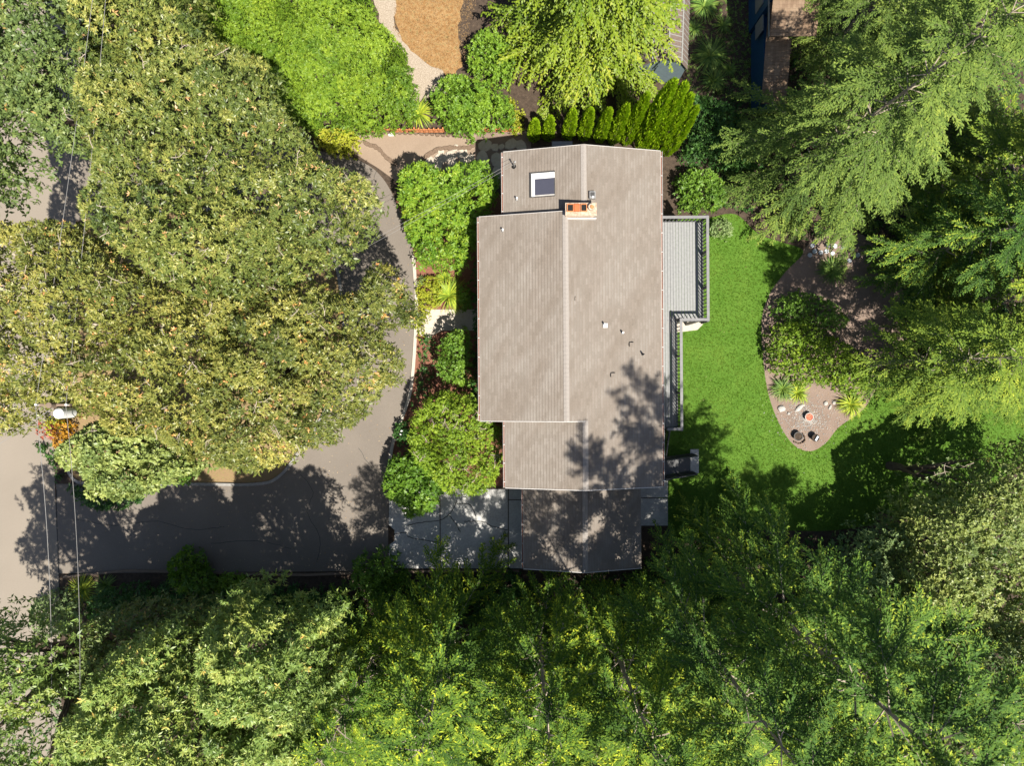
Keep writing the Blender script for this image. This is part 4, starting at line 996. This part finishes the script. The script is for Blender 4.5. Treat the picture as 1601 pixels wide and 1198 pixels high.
strap_plant('strap_leaf_plant', 'yellow half of the pair of strap plants at the left bed edge', 1246, 614, .70, .5, 120, 'lily')
strap_plant('strap_leaf_plant', 'sunlit yellow green strap plant near the right bed edge', 1328, 632, .85, .6, 160, 'lily')
strap_plant('strap_leaf_plant', 'strap leaved plant below the driveway mouth beside the road cable', 132, 922, .9, .5, 120, 'lily')
strap_plant('strap_leaf_plant', 'thin dark strap plant right of the one by the road cable', 168, 915, .7, .5, 80, 'fern')
for x, y, k in ((1085, 45, .6), (1130, 40, .6), (1140, 110, .5)):
    strap_plant('fern_clump', {1085: 'small fern between shed boards and the top fern clump', 1130: 'small fern near the neighbour house wall', 1140: 'low fern at the right of the loose clump'}[x], x, y, k, .35, 70, 'fern')

# ------------------------------------------------------------------ arborvitae row
def arbor_mesh(seed):
    g_ = np.random.default_rng(seed); n = 4200
    u = g_.uniform(0, 1, n) ** .85; a = g_.uniform(0, 2 * np.pi, n); prof = np.sqrt(np.clip(1 - u ** 2.2, 0, 1)) * (.55 + .45 * np.clip(u * 6, 0, 1))
    lump = 1 + .10 * np.sin(a * 5 + u * 23) + .08 * np.sin(a * 3 - u * 37)
    r = prof * lump * (1 - np.abs(g_.normal(0, .06, n))); P = np.column_stack([np.cos(a) * r * .42, np.sin(a) * r * .42, u * 1.0 * 3])
    out = np.column_stack([np.cos(a), np.sin(a), np.full(n, .25)])
    D = norm(np.column_stack([np.cos(a) * .5, np.sin(a) * .5, np.full(n, 1.0)]) + g_.normal(0, .25, (n, 3)))
    tang = np.column_stack([-np.sin(a), np.cos(a), np.zeros(n)])
    Nn = norm(np.where((g_.uniform(0, 1, n) < .5)[:, None], out, tang) + g_.normal(0, .3, (n, 3)))
    V = leaves(P, D, Nn, .16 * g_.uniform(.7, 1.3, n), .075 * g_.uniform(.7, 1.3, n)); t = np.clip(.5 + g_.normal(0, .16, n) + .12 * np.sin(a * 5 + u * 23), 0, 1)
    me = leaf_mesh('arborvitae_foliage', V, t); me.materials.append(LEAF['arbor']); return me
am = [arbor_mesh(s) for s in (1, 2, 3)]
bm = bmesh.new(); tube(bm, [(0, 0, 0), (0, 0, 2.4)], [.06, .02], 6); atr = bm_mesh('trunk', bm); atr.materials.append(M['bark'])
av = [(834, 219, 1.9, 1.0, 'first and shortest clipped arborvitae at the left end of the row'), (856, 218, 2.1, 1.0, 'second arborvitae from the left, small rounded cone'), (887, 216, 2.6, 1.05, 'third arborvitae from the left, after the gap'), (911, 218, 2.8, 1.05, 'fourth arborvitae from the left, just left of the roof ridge'),
      (936, 221, 3.0, 1.05, 'fifth arborvitae from the left, just right of the roof ridge'), (957, 224, 3.5, 1.1, 'sixth arborvitae from the left'), (977, 225, 4.4, 1.15, 'seventh arborvitae from the left, slender with a dark gap beside it'), (1000, 230, 5.6, 1.3, 'tallest arborvitae with a pale bare patch near its top'),
      (1014, 233, 5.6, 1.15, 'dense arborvitae right of the tallest one'), (1027, 237, 5.0, 1.15, 'arborvitae second from the right end, above the roof corner'), (1041, 242, 4.4, 1.1, 'last arborvitae at the right end of the row')]
for i, (x, y, h, k, lb) in enumerate(av):
    root = empty('arborvitae', W(x, y - 2), R.uniform(0, 6), lb, 'tree', 'arborvitae row behind the house'); k *= .80 if h < 5 else .92; root.scale = (k * .92, k * .92, h / 3 * 1.42)
    link('crown', am[i % 3], None, root); link('trunk', atr, None, root)

# ------------------------------------------------------------------ shrubs
def circ(x, y, rx, ry, n=12, irr=.1):
    return [(x + rx * (1 + R.uniform(-irr, irr)) * math.cos(2 * math.pi * k / n), y + ry * (1 + R.uniform(-irr, irr)) * math.sin(2 * math.pi * k / n)) for k in range(n)]
def shrub(label, poly, z, lm, ll=.13, lw=.055, dens=60, cell=.45, amp=.16, drop=None, name='shrub', cat='shrub', **kw):
    dens *= 1.35; kw.setdefault('fill', 1.7)
    return canopy(name, label, cat, poly, z, drop if drop is not None else min(z * .7, 1.2), lm, cell=cell, amp=amp, dens=dens, ll=ll, lw=lw, soft=kw.pop('soft', .7), specks=kw.pop('specks', 0), edge_noise=kw.pop('edge_noise', .2), part='foliage', **kw)
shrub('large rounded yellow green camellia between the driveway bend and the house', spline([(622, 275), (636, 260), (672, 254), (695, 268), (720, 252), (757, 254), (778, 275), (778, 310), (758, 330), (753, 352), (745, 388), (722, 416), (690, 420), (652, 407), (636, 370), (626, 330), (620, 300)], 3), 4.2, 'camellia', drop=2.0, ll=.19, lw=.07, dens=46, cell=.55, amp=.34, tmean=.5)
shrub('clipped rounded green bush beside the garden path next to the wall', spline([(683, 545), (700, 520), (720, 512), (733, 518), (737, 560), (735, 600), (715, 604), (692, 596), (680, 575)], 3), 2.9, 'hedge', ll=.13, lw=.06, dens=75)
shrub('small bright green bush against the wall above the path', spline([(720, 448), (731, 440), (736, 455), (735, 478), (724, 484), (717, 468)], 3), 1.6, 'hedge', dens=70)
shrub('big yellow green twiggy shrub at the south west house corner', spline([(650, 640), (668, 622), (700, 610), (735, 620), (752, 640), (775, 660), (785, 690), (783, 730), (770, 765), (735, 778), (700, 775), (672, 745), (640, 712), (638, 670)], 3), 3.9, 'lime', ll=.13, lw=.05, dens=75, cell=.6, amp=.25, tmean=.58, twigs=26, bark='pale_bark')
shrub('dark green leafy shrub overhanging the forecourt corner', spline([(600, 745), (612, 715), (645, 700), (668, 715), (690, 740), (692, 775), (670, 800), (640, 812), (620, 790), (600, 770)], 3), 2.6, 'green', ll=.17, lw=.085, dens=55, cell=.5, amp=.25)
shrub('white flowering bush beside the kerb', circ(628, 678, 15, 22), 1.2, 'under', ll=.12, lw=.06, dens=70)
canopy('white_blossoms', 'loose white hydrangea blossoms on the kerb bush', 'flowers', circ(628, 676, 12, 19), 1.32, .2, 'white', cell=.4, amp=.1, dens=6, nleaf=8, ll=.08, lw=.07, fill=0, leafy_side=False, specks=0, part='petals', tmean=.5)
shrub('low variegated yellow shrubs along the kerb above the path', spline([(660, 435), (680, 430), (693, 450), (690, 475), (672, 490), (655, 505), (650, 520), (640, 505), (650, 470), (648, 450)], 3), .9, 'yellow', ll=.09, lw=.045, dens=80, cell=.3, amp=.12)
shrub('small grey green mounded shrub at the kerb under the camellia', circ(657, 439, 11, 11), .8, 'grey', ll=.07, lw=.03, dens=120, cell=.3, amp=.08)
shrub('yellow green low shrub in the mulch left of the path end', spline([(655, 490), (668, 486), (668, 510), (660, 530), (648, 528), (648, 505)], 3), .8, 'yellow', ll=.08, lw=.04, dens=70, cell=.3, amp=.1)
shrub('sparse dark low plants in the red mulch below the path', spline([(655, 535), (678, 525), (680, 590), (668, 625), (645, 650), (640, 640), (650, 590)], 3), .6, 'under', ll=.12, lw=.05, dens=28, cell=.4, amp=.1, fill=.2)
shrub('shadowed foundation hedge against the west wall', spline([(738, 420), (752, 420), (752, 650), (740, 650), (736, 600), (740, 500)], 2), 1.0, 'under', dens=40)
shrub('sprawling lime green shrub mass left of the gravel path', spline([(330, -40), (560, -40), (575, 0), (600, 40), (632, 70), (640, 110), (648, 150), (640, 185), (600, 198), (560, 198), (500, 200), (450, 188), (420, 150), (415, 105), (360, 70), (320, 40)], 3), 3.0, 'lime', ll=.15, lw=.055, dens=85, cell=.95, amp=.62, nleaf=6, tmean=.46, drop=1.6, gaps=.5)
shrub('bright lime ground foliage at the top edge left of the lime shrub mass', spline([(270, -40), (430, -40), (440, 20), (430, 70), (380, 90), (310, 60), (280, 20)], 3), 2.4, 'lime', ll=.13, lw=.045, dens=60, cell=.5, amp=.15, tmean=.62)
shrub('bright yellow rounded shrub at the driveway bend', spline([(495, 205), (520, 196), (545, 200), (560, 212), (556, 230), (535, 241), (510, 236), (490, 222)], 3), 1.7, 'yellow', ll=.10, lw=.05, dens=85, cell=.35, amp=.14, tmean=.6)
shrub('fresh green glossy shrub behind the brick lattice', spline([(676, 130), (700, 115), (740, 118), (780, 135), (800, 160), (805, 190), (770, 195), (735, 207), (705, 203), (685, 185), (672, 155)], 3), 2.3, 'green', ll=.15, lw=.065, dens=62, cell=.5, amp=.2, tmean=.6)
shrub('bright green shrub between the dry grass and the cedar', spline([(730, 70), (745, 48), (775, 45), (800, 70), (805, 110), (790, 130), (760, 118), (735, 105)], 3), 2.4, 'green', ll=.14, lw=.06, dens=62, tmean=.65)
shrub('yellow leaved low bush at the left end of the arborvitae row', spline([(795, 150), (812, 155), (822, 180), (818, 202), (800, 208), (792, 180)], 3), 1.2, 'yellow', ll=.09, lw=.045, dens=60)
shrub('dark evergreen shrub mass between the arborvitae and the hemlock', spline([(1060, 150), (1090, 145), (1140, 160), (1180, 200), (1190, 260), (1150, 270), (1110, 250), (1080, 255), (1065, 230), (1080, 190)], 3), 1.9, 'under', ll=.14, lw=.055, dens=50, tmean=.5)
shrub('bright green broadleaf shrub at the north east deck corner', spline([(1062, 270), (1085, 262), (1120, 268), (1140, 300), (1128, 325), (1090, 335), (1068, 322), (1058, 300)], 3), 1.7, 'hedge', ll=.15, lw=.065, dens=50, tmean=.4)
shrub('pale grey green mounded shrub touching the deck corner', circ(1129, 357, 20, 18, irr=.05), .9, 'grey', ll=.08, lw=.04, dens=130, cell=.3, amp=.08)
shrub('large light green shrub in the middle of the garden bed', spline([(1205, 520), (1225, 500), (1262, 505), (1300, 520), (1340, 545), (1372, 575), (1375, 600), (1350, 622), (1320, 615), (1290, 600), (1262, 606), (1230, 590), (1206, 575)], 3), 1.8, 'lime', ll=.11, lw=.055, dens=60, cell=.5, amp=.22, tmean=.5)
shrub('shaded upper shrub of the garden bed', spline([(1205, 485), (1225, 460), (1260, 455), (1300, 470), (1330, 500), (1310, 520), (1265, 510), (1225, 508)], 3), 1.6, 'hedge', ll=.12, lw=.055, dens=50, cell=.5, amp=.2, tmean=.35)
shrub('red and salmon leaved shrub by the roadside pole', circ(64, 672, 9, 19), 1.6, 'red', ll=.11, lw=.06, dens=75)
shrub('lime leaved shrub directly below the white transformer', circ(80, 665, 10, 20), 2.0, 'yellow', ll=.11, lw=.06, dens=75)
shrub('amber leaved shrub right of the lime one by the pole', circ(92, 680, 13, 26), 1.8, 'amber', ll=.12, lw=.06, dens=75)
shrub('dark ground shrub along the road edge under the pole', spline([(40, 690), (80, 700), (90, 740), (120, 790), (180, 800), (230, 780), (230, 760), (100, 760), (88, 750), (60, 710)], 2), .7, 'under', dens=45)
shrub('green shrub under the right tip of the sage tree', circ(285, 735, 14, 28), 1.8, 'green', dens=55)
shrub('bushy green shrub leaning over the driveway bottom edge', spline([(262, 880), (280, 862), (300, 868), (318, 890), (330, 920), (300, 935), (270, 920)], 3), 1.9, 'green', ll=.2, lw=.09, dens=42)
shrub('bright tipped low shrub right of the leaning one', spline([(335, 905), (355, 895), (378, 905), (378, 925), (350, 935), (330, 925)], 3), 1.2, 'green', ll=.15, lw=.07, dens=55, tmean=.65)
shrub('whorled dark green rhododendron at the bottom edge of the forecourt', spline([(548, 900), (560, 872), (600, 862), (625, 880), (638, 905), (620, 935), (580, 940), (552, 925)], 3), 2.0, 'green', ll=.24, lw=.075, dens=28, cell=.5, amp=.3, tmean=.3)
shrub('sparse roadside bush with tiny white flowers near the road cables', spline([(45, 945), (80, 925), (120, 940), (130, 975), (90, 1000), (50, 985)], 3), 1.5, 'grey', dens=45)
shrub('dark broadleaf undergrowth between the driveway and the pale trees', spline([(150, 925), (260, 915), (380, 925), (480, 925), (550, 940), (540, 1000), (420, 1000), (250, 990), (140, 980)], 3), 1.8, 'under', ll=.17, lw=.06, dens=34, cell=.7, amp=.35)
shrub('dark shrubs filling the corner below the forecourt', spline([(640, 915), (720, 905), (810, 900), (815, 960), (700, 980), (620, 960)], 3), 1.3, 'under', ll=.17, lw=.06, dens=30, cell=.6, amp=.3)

# ------------------------------------------------------------------ broadleaf trees
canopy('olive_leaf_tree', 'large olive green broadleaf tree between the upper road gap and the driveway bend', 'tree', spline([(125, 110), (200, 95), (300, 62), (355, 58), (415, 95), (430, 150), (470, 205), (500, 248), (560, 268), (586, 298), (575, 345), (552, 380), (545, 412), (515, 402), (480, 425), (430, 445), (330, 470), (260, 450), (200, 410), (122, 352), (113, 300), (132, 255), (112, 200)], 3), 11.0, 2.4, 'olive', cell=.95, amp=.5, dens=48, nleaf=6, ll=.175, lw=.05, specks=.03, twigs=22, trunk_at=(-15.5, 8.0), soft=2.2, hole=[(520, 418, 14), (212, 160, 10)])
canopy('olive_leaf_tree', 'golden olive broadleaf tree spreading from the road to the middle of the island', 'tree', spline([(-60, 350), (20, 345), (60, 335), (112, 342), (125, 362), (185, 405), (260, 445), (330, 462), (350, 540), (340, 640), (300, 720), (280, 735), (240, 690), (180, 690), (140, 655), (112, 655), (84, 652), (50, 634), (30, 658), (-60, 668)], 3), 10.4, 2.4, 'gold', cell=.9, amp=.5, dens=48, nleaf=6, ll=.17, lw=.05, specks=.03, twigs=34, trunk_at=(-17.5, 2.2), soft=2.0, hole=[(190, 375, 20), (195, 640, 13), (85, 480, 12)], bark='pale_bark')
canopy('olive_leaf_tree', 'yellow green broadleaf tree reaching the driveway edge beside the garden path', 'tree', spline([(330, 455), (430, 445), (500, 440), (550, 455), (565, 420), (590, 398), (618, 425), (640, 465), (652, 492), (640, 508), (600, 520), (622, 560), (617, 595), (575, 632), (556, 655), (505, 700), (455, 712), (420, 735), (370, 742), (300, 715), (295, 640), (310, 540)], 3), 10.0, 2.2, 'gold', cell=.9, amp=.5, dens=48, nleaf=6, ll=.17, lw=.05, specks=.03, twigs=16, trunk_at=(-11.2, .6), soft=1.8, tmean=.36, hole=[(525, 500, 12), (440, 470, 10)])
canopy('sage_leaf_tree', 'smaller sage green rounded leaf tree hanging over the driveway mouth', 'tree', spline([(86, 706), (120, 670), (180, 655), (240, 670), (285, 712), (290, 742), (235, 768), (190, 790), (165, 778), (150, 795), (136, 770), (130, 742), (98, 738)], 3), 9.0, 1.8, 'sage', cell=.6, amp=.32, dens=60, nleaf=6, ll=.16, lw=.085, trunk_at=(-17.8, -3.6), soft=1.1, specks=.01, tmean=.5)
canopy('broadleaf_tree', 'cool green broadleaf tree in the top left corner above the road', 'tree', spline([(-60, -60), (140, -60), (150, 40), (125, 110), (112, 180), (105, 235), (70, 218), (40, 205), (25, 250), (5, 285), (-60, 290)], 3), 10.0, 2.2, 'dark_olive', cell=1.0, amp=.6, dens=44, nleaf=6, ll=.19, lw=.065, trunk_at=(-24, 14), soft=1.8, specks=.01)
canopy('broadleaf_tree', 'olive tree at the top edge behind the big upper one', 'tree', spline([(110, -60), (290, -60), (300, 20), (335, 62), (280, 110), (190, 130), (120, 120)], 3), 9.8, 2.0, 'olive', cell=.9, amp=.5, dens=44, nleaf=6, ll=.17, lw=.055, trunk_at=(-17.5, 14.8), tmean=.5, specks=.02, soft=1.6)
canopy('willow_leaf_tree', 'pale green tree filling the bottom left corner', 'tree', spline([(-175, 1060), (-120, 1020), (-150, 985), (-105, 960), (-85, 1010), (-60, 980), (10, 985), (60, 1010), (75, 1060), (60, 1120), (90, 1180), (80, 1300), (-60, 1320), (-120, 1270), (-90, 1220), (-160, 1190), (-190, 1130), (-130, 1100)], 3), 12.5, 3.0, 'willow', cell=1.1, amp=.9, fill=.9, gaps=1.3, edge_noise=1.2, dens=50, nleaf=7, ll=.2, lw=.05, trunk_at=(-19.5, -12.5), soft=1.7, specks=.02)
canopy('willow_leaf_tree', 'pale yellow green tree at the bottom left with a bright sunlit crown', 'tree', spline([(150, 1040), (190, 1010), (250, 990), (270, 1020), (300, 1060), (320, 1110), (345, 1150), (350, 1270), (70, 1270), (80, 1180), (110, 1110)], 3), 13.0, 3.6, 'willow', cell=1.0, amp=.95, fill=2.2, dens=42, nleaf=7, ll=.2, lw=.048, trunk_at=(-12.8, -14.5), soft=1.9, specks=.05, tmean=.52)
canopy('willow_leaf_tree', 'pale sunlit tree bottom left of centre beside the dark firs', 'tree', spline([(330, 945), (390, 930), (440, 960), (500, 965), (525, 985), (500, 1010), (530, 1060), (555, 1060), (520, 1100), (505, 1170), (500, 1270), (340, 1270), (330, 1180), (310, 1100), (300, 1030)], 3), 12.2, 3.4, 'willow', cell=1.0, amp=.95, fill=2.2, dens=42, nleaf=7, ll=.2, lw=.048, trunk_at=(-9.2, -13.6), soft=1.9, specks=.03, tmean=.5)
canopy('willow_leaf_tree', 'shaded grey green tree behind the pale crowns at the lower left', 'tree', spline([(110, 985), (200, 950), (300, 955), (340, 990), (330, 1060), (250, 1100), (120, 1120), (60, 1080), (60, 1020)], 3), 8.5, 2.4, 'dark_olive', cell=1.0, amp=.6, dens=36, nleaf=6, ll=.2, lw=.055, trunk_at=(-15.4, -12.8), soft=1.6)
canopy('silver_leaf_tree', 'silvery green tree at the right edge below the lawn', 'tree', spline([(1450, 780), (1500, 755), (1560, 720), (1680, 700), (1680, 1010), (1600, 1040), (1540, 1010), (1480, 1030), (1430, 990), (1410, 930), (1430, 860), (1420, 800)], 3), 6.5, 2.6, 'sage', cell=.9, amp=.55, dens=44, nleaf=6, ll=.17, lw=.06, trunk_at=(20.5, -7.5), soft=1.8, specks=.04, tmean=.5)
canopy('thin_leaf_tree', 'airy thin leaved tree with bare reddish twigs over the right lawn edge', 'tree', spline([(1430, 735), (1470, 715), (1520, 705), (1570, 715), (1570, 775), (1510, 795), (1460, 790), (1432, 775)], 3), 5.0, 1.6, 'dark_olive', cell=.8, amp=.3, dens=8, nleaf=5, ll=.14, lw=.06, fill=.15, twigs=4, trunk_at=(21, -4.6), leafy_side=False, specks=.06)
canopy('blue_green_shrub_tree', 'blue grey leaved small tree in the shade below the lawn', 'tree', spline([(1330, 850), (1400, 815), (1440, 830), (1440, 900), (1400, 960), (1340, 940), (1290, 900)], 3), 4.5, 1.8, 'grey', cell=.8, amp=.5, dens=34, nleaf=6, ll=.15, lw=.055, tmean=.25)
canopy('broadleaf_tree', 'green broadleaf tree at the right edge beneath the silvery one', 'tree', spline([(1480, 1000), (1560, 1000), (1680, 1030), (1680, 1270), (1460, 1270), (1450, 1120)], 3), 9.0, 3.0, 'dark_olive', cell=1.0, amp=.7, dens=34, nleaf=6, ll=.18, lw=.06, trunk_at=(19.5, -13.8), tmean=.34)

# ------------------------------------------------------------------ conifers
cedar = conifer_mesh(21, 12.5, 5.7, .8, 120, whorl=.45, droop=.32, pitch=.22, hang=.55, power=.6, tb=.42, tipb=.3, fr=.32, sp=.085, bl=.17, bw=.085, latsp=.15, subn=2.2)
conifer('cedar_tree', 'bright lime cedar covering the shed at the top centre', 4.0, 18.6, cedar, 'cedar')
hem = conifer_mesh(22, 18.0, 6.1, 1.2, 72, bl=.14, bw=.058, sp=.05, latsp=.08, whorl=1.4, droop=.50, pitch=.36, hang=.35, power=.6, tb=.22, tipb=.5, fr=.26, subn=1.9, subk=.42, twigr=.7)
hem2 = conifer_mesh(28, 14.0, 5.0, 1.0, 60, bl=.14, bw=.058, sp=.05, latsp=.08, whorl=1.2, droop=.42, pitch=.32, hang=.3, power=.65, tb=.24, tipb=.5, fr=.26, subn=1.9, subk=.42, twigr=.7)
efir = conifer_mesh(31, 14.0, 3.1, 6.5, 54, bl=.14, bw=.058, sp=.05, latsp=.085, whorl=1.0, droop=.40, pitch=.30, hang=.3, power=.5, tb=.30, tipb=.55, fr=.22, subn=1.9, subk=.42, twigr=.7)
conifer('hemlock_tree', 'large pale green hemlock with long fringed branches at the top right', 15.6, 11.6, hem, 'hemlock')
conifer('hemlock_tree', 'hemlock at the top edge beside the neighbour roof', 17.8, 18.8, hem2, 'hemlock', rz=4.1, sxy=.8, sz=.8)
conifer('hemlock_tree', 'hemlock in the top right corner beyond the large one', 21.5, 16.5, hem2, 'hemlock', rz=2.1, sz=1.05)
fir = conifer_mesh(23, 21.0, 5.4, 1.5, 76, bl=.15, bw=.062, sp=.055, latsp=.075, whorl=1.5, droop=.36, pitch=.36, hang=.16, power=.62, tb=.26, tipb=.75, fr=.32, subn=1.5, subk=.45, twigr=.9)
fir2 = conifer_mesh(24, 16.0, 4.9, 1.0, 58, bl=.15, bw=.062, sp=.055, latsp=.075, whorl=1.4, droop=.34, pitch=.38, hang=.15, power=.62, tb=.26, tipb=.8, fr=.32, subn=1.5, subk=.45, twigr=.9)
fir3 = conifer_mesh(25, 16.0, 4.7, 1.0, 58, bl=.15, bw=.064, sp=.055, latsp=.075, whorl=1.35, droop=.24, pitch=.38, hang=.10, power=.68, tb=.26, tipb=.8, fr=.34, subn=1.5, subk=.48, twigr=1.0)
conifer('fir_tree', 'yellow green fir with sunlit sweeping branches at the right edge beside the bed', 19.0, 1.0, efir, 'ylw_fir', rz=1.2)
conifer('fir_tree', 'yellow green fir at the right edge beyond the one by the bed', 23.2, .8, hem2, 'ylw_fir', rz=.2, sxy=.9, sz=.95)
conifer('fir_tree', 'fir in shade-dark needles between the hemlock and the yellow green fir on the right', 21.9, 6.8, fir2, 'fir', rz=.7, sxy=.85, sz=.85)  # darker needle material puts the hemlock's shade into this tree's colour
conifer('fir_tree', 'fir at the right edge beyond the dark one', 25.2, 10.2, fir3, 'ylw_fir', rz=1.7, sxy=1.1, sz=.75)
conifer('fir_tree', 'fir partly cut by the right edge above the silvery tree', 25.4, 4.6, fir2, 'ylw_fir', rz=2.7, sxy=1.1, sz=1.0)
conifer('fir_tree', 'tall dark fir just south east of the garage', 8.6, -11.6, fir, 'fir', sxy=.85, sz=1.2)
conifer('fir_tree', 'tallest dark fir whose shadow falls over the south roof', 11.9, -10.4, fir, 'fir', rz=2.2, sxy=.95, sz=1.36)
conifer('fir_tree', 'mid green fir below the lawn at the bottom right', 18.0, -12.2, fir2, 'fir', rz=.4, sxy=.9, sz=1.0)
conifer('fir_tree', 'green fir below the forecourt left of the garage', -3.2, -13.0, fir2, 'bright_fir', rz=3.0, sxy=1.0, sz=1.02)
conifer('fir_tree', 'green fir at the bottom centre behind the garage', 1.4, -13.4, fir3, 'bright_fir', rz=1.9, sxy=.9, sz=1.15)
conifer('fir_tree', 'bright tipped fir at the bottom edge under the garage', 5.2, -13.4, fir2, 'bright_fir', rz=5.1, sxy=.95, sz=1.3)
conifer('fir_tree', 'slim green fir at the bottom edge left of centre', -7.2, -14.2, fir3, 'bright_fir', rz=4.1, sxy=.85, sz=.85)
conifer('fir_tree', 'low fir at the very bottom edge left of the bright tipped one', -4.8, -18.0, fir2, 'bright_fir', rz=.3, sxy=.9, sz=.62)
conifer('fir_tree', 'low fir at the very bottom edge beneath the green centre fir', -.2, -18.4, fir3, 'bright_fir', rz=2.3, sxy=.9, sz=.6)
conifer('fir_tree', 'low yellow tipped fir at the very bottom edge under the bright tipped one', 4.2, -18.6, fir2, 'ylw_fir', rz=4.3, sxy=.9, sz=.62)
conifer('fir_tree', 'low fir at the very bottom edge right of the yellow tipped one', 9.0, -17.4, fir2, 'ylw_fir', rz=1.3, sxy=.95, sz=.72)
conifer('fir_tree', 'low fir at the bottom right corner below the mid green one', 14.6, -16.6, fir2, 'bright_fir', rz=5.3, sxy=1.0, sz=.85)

# ------------------------------------------------------------------ grass and ground cover
def scatter(name, label, poly, n, ll, lw, lm, up=1.0, zb=.0, cat='grass', nl=3, tm=.5, avoid=None):
    arr = np.array(poly); mn, mx = arr.min(0), arr.max(0); p = rng.uniform(mn, mx, (n, 2)); ins, d = poly_dist(p, poly); p = p[ins]
    if avoid is not None:
        i2, _ = poly_dist(p, avoid); p = p[~i2]
    k = len(p); P = np.column_stack([p, np.full(k, zb)])
    patch = rng.normal(0, .07, k) + .17 * np.sin(p[:, 0] * 1.1 + np.sin(p[:, 1] * .9) * 2) * np.cos(p[:, 1] * .7 + p[:, 0] * .4) + .1 * np.sin(p[:, 1] * 2.3 + p[:, 0])
    V, t = rosettes(P, np.tile([0, 0, 1.], (k, 1)) + rng.normal(0, .2, (k, 3)), nl, ll, lw, lift=(.5 * up, 1.3 * up), tint=tm + patch)
    o = link(name, leaf_mesh(name, V, np.clip(t, 0, 1)), LEAF[lm]); return tag(o, label, cat, kind='stuff')
scatter('grass', 'short bright green lawn grass round the garden bed', lawn, 60000, .07, .022, 'grass', zb=.004)
under = gp([(1060, 240), (1200, 100), (1700, -100), (1700, 600), (1560, 600), (1420, 560), (1400, 430), (1330, 350), (1256, 380), (1150, 325), (1065, 330)])
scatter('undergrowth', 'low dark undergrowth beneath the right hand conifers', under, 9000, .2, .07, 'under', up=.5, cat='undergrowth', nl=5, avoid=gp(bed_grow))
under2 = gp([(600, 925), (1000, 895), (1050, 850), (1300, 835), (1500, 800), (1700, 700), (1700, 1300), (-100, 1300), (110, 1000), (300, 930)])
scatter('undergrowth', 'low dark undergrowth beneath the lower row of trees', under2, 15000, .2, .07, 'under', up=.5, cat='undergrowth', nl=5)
scatter('undergrowth', 'scattered low plants around the shed and ferns', gp([(1070, -60), (1200, -60), (1195, 130), (1130, 170), (1070, 150), (1075, 60)]), 1200, .14, .05, 'fern', up=.5, cat='undergrowth', nl=4)
def litter(label, poly, n, z, lm='dry', sz=.055):
    arr = np.array(poly); mn, mx = arr.min(0), arr.max(0); p = rng.uniform(mn, mx, (n, 2)); ins, d = poly_dist(p, poly)
    cl = np.sin(p[:, 0] * .8 + 2 * np.sin(p[:, 1] * .6)) * np.sin(p[:, 1] * .9 + 1.7); p = p[ins & (rng.uniform(0, 1, n) < .25 + .75 * (cl > .1) + .6 * (d < .4))]; k = len(p)
    P = np.column_stack([p, np.full(k, z)]); a = rng.uniform(0, 6.28, k)
    V = leaves(P, np.column_stack([np.cos(a), np.sin(a), rng.uniform(0, .3, k)]), np.tile([0, 0, 1.], (k, 1)) + rng.normal(0, .2, (k, 3)), sz * rng.uniform(.5, 1.5, k), sz * .6 * rng.uniform(.5, 1.5, k))
    o = link('leaf_litter', leaf_mesh('leaf_litter', V, rng.uniform(0, 1, k)), LEAF[lm]); tag(o, label, 'leaf litter', kind='stuff')
litter('dry fallen leaves scattered over the driveway asphalt', drive, 2600, .014)
litter('dry fallen leaves scattered over the mulch bed by the house', gp([(650, 400), (760, 400), (760, 760), (610, 760), (615, 690), (642, 612), (651, 500)]), 1500, .014)
litter('tan leaves and twigs scattered over the garden bed soil', gp(bed_px), 1500, .016)
litter('tan leaves fallen on the lawn', lawn, 500, .05, sz=.04)
scatter('dry_tufts', 'dry tan and green tufts on the dry grass patch', gp([(620, -50), (760, -50), (735, 40), (730, 100), (700, 118), (648, 84), (615, 48)]), 5000, .08, .022, 'dry', cat='grass', tm=.35)
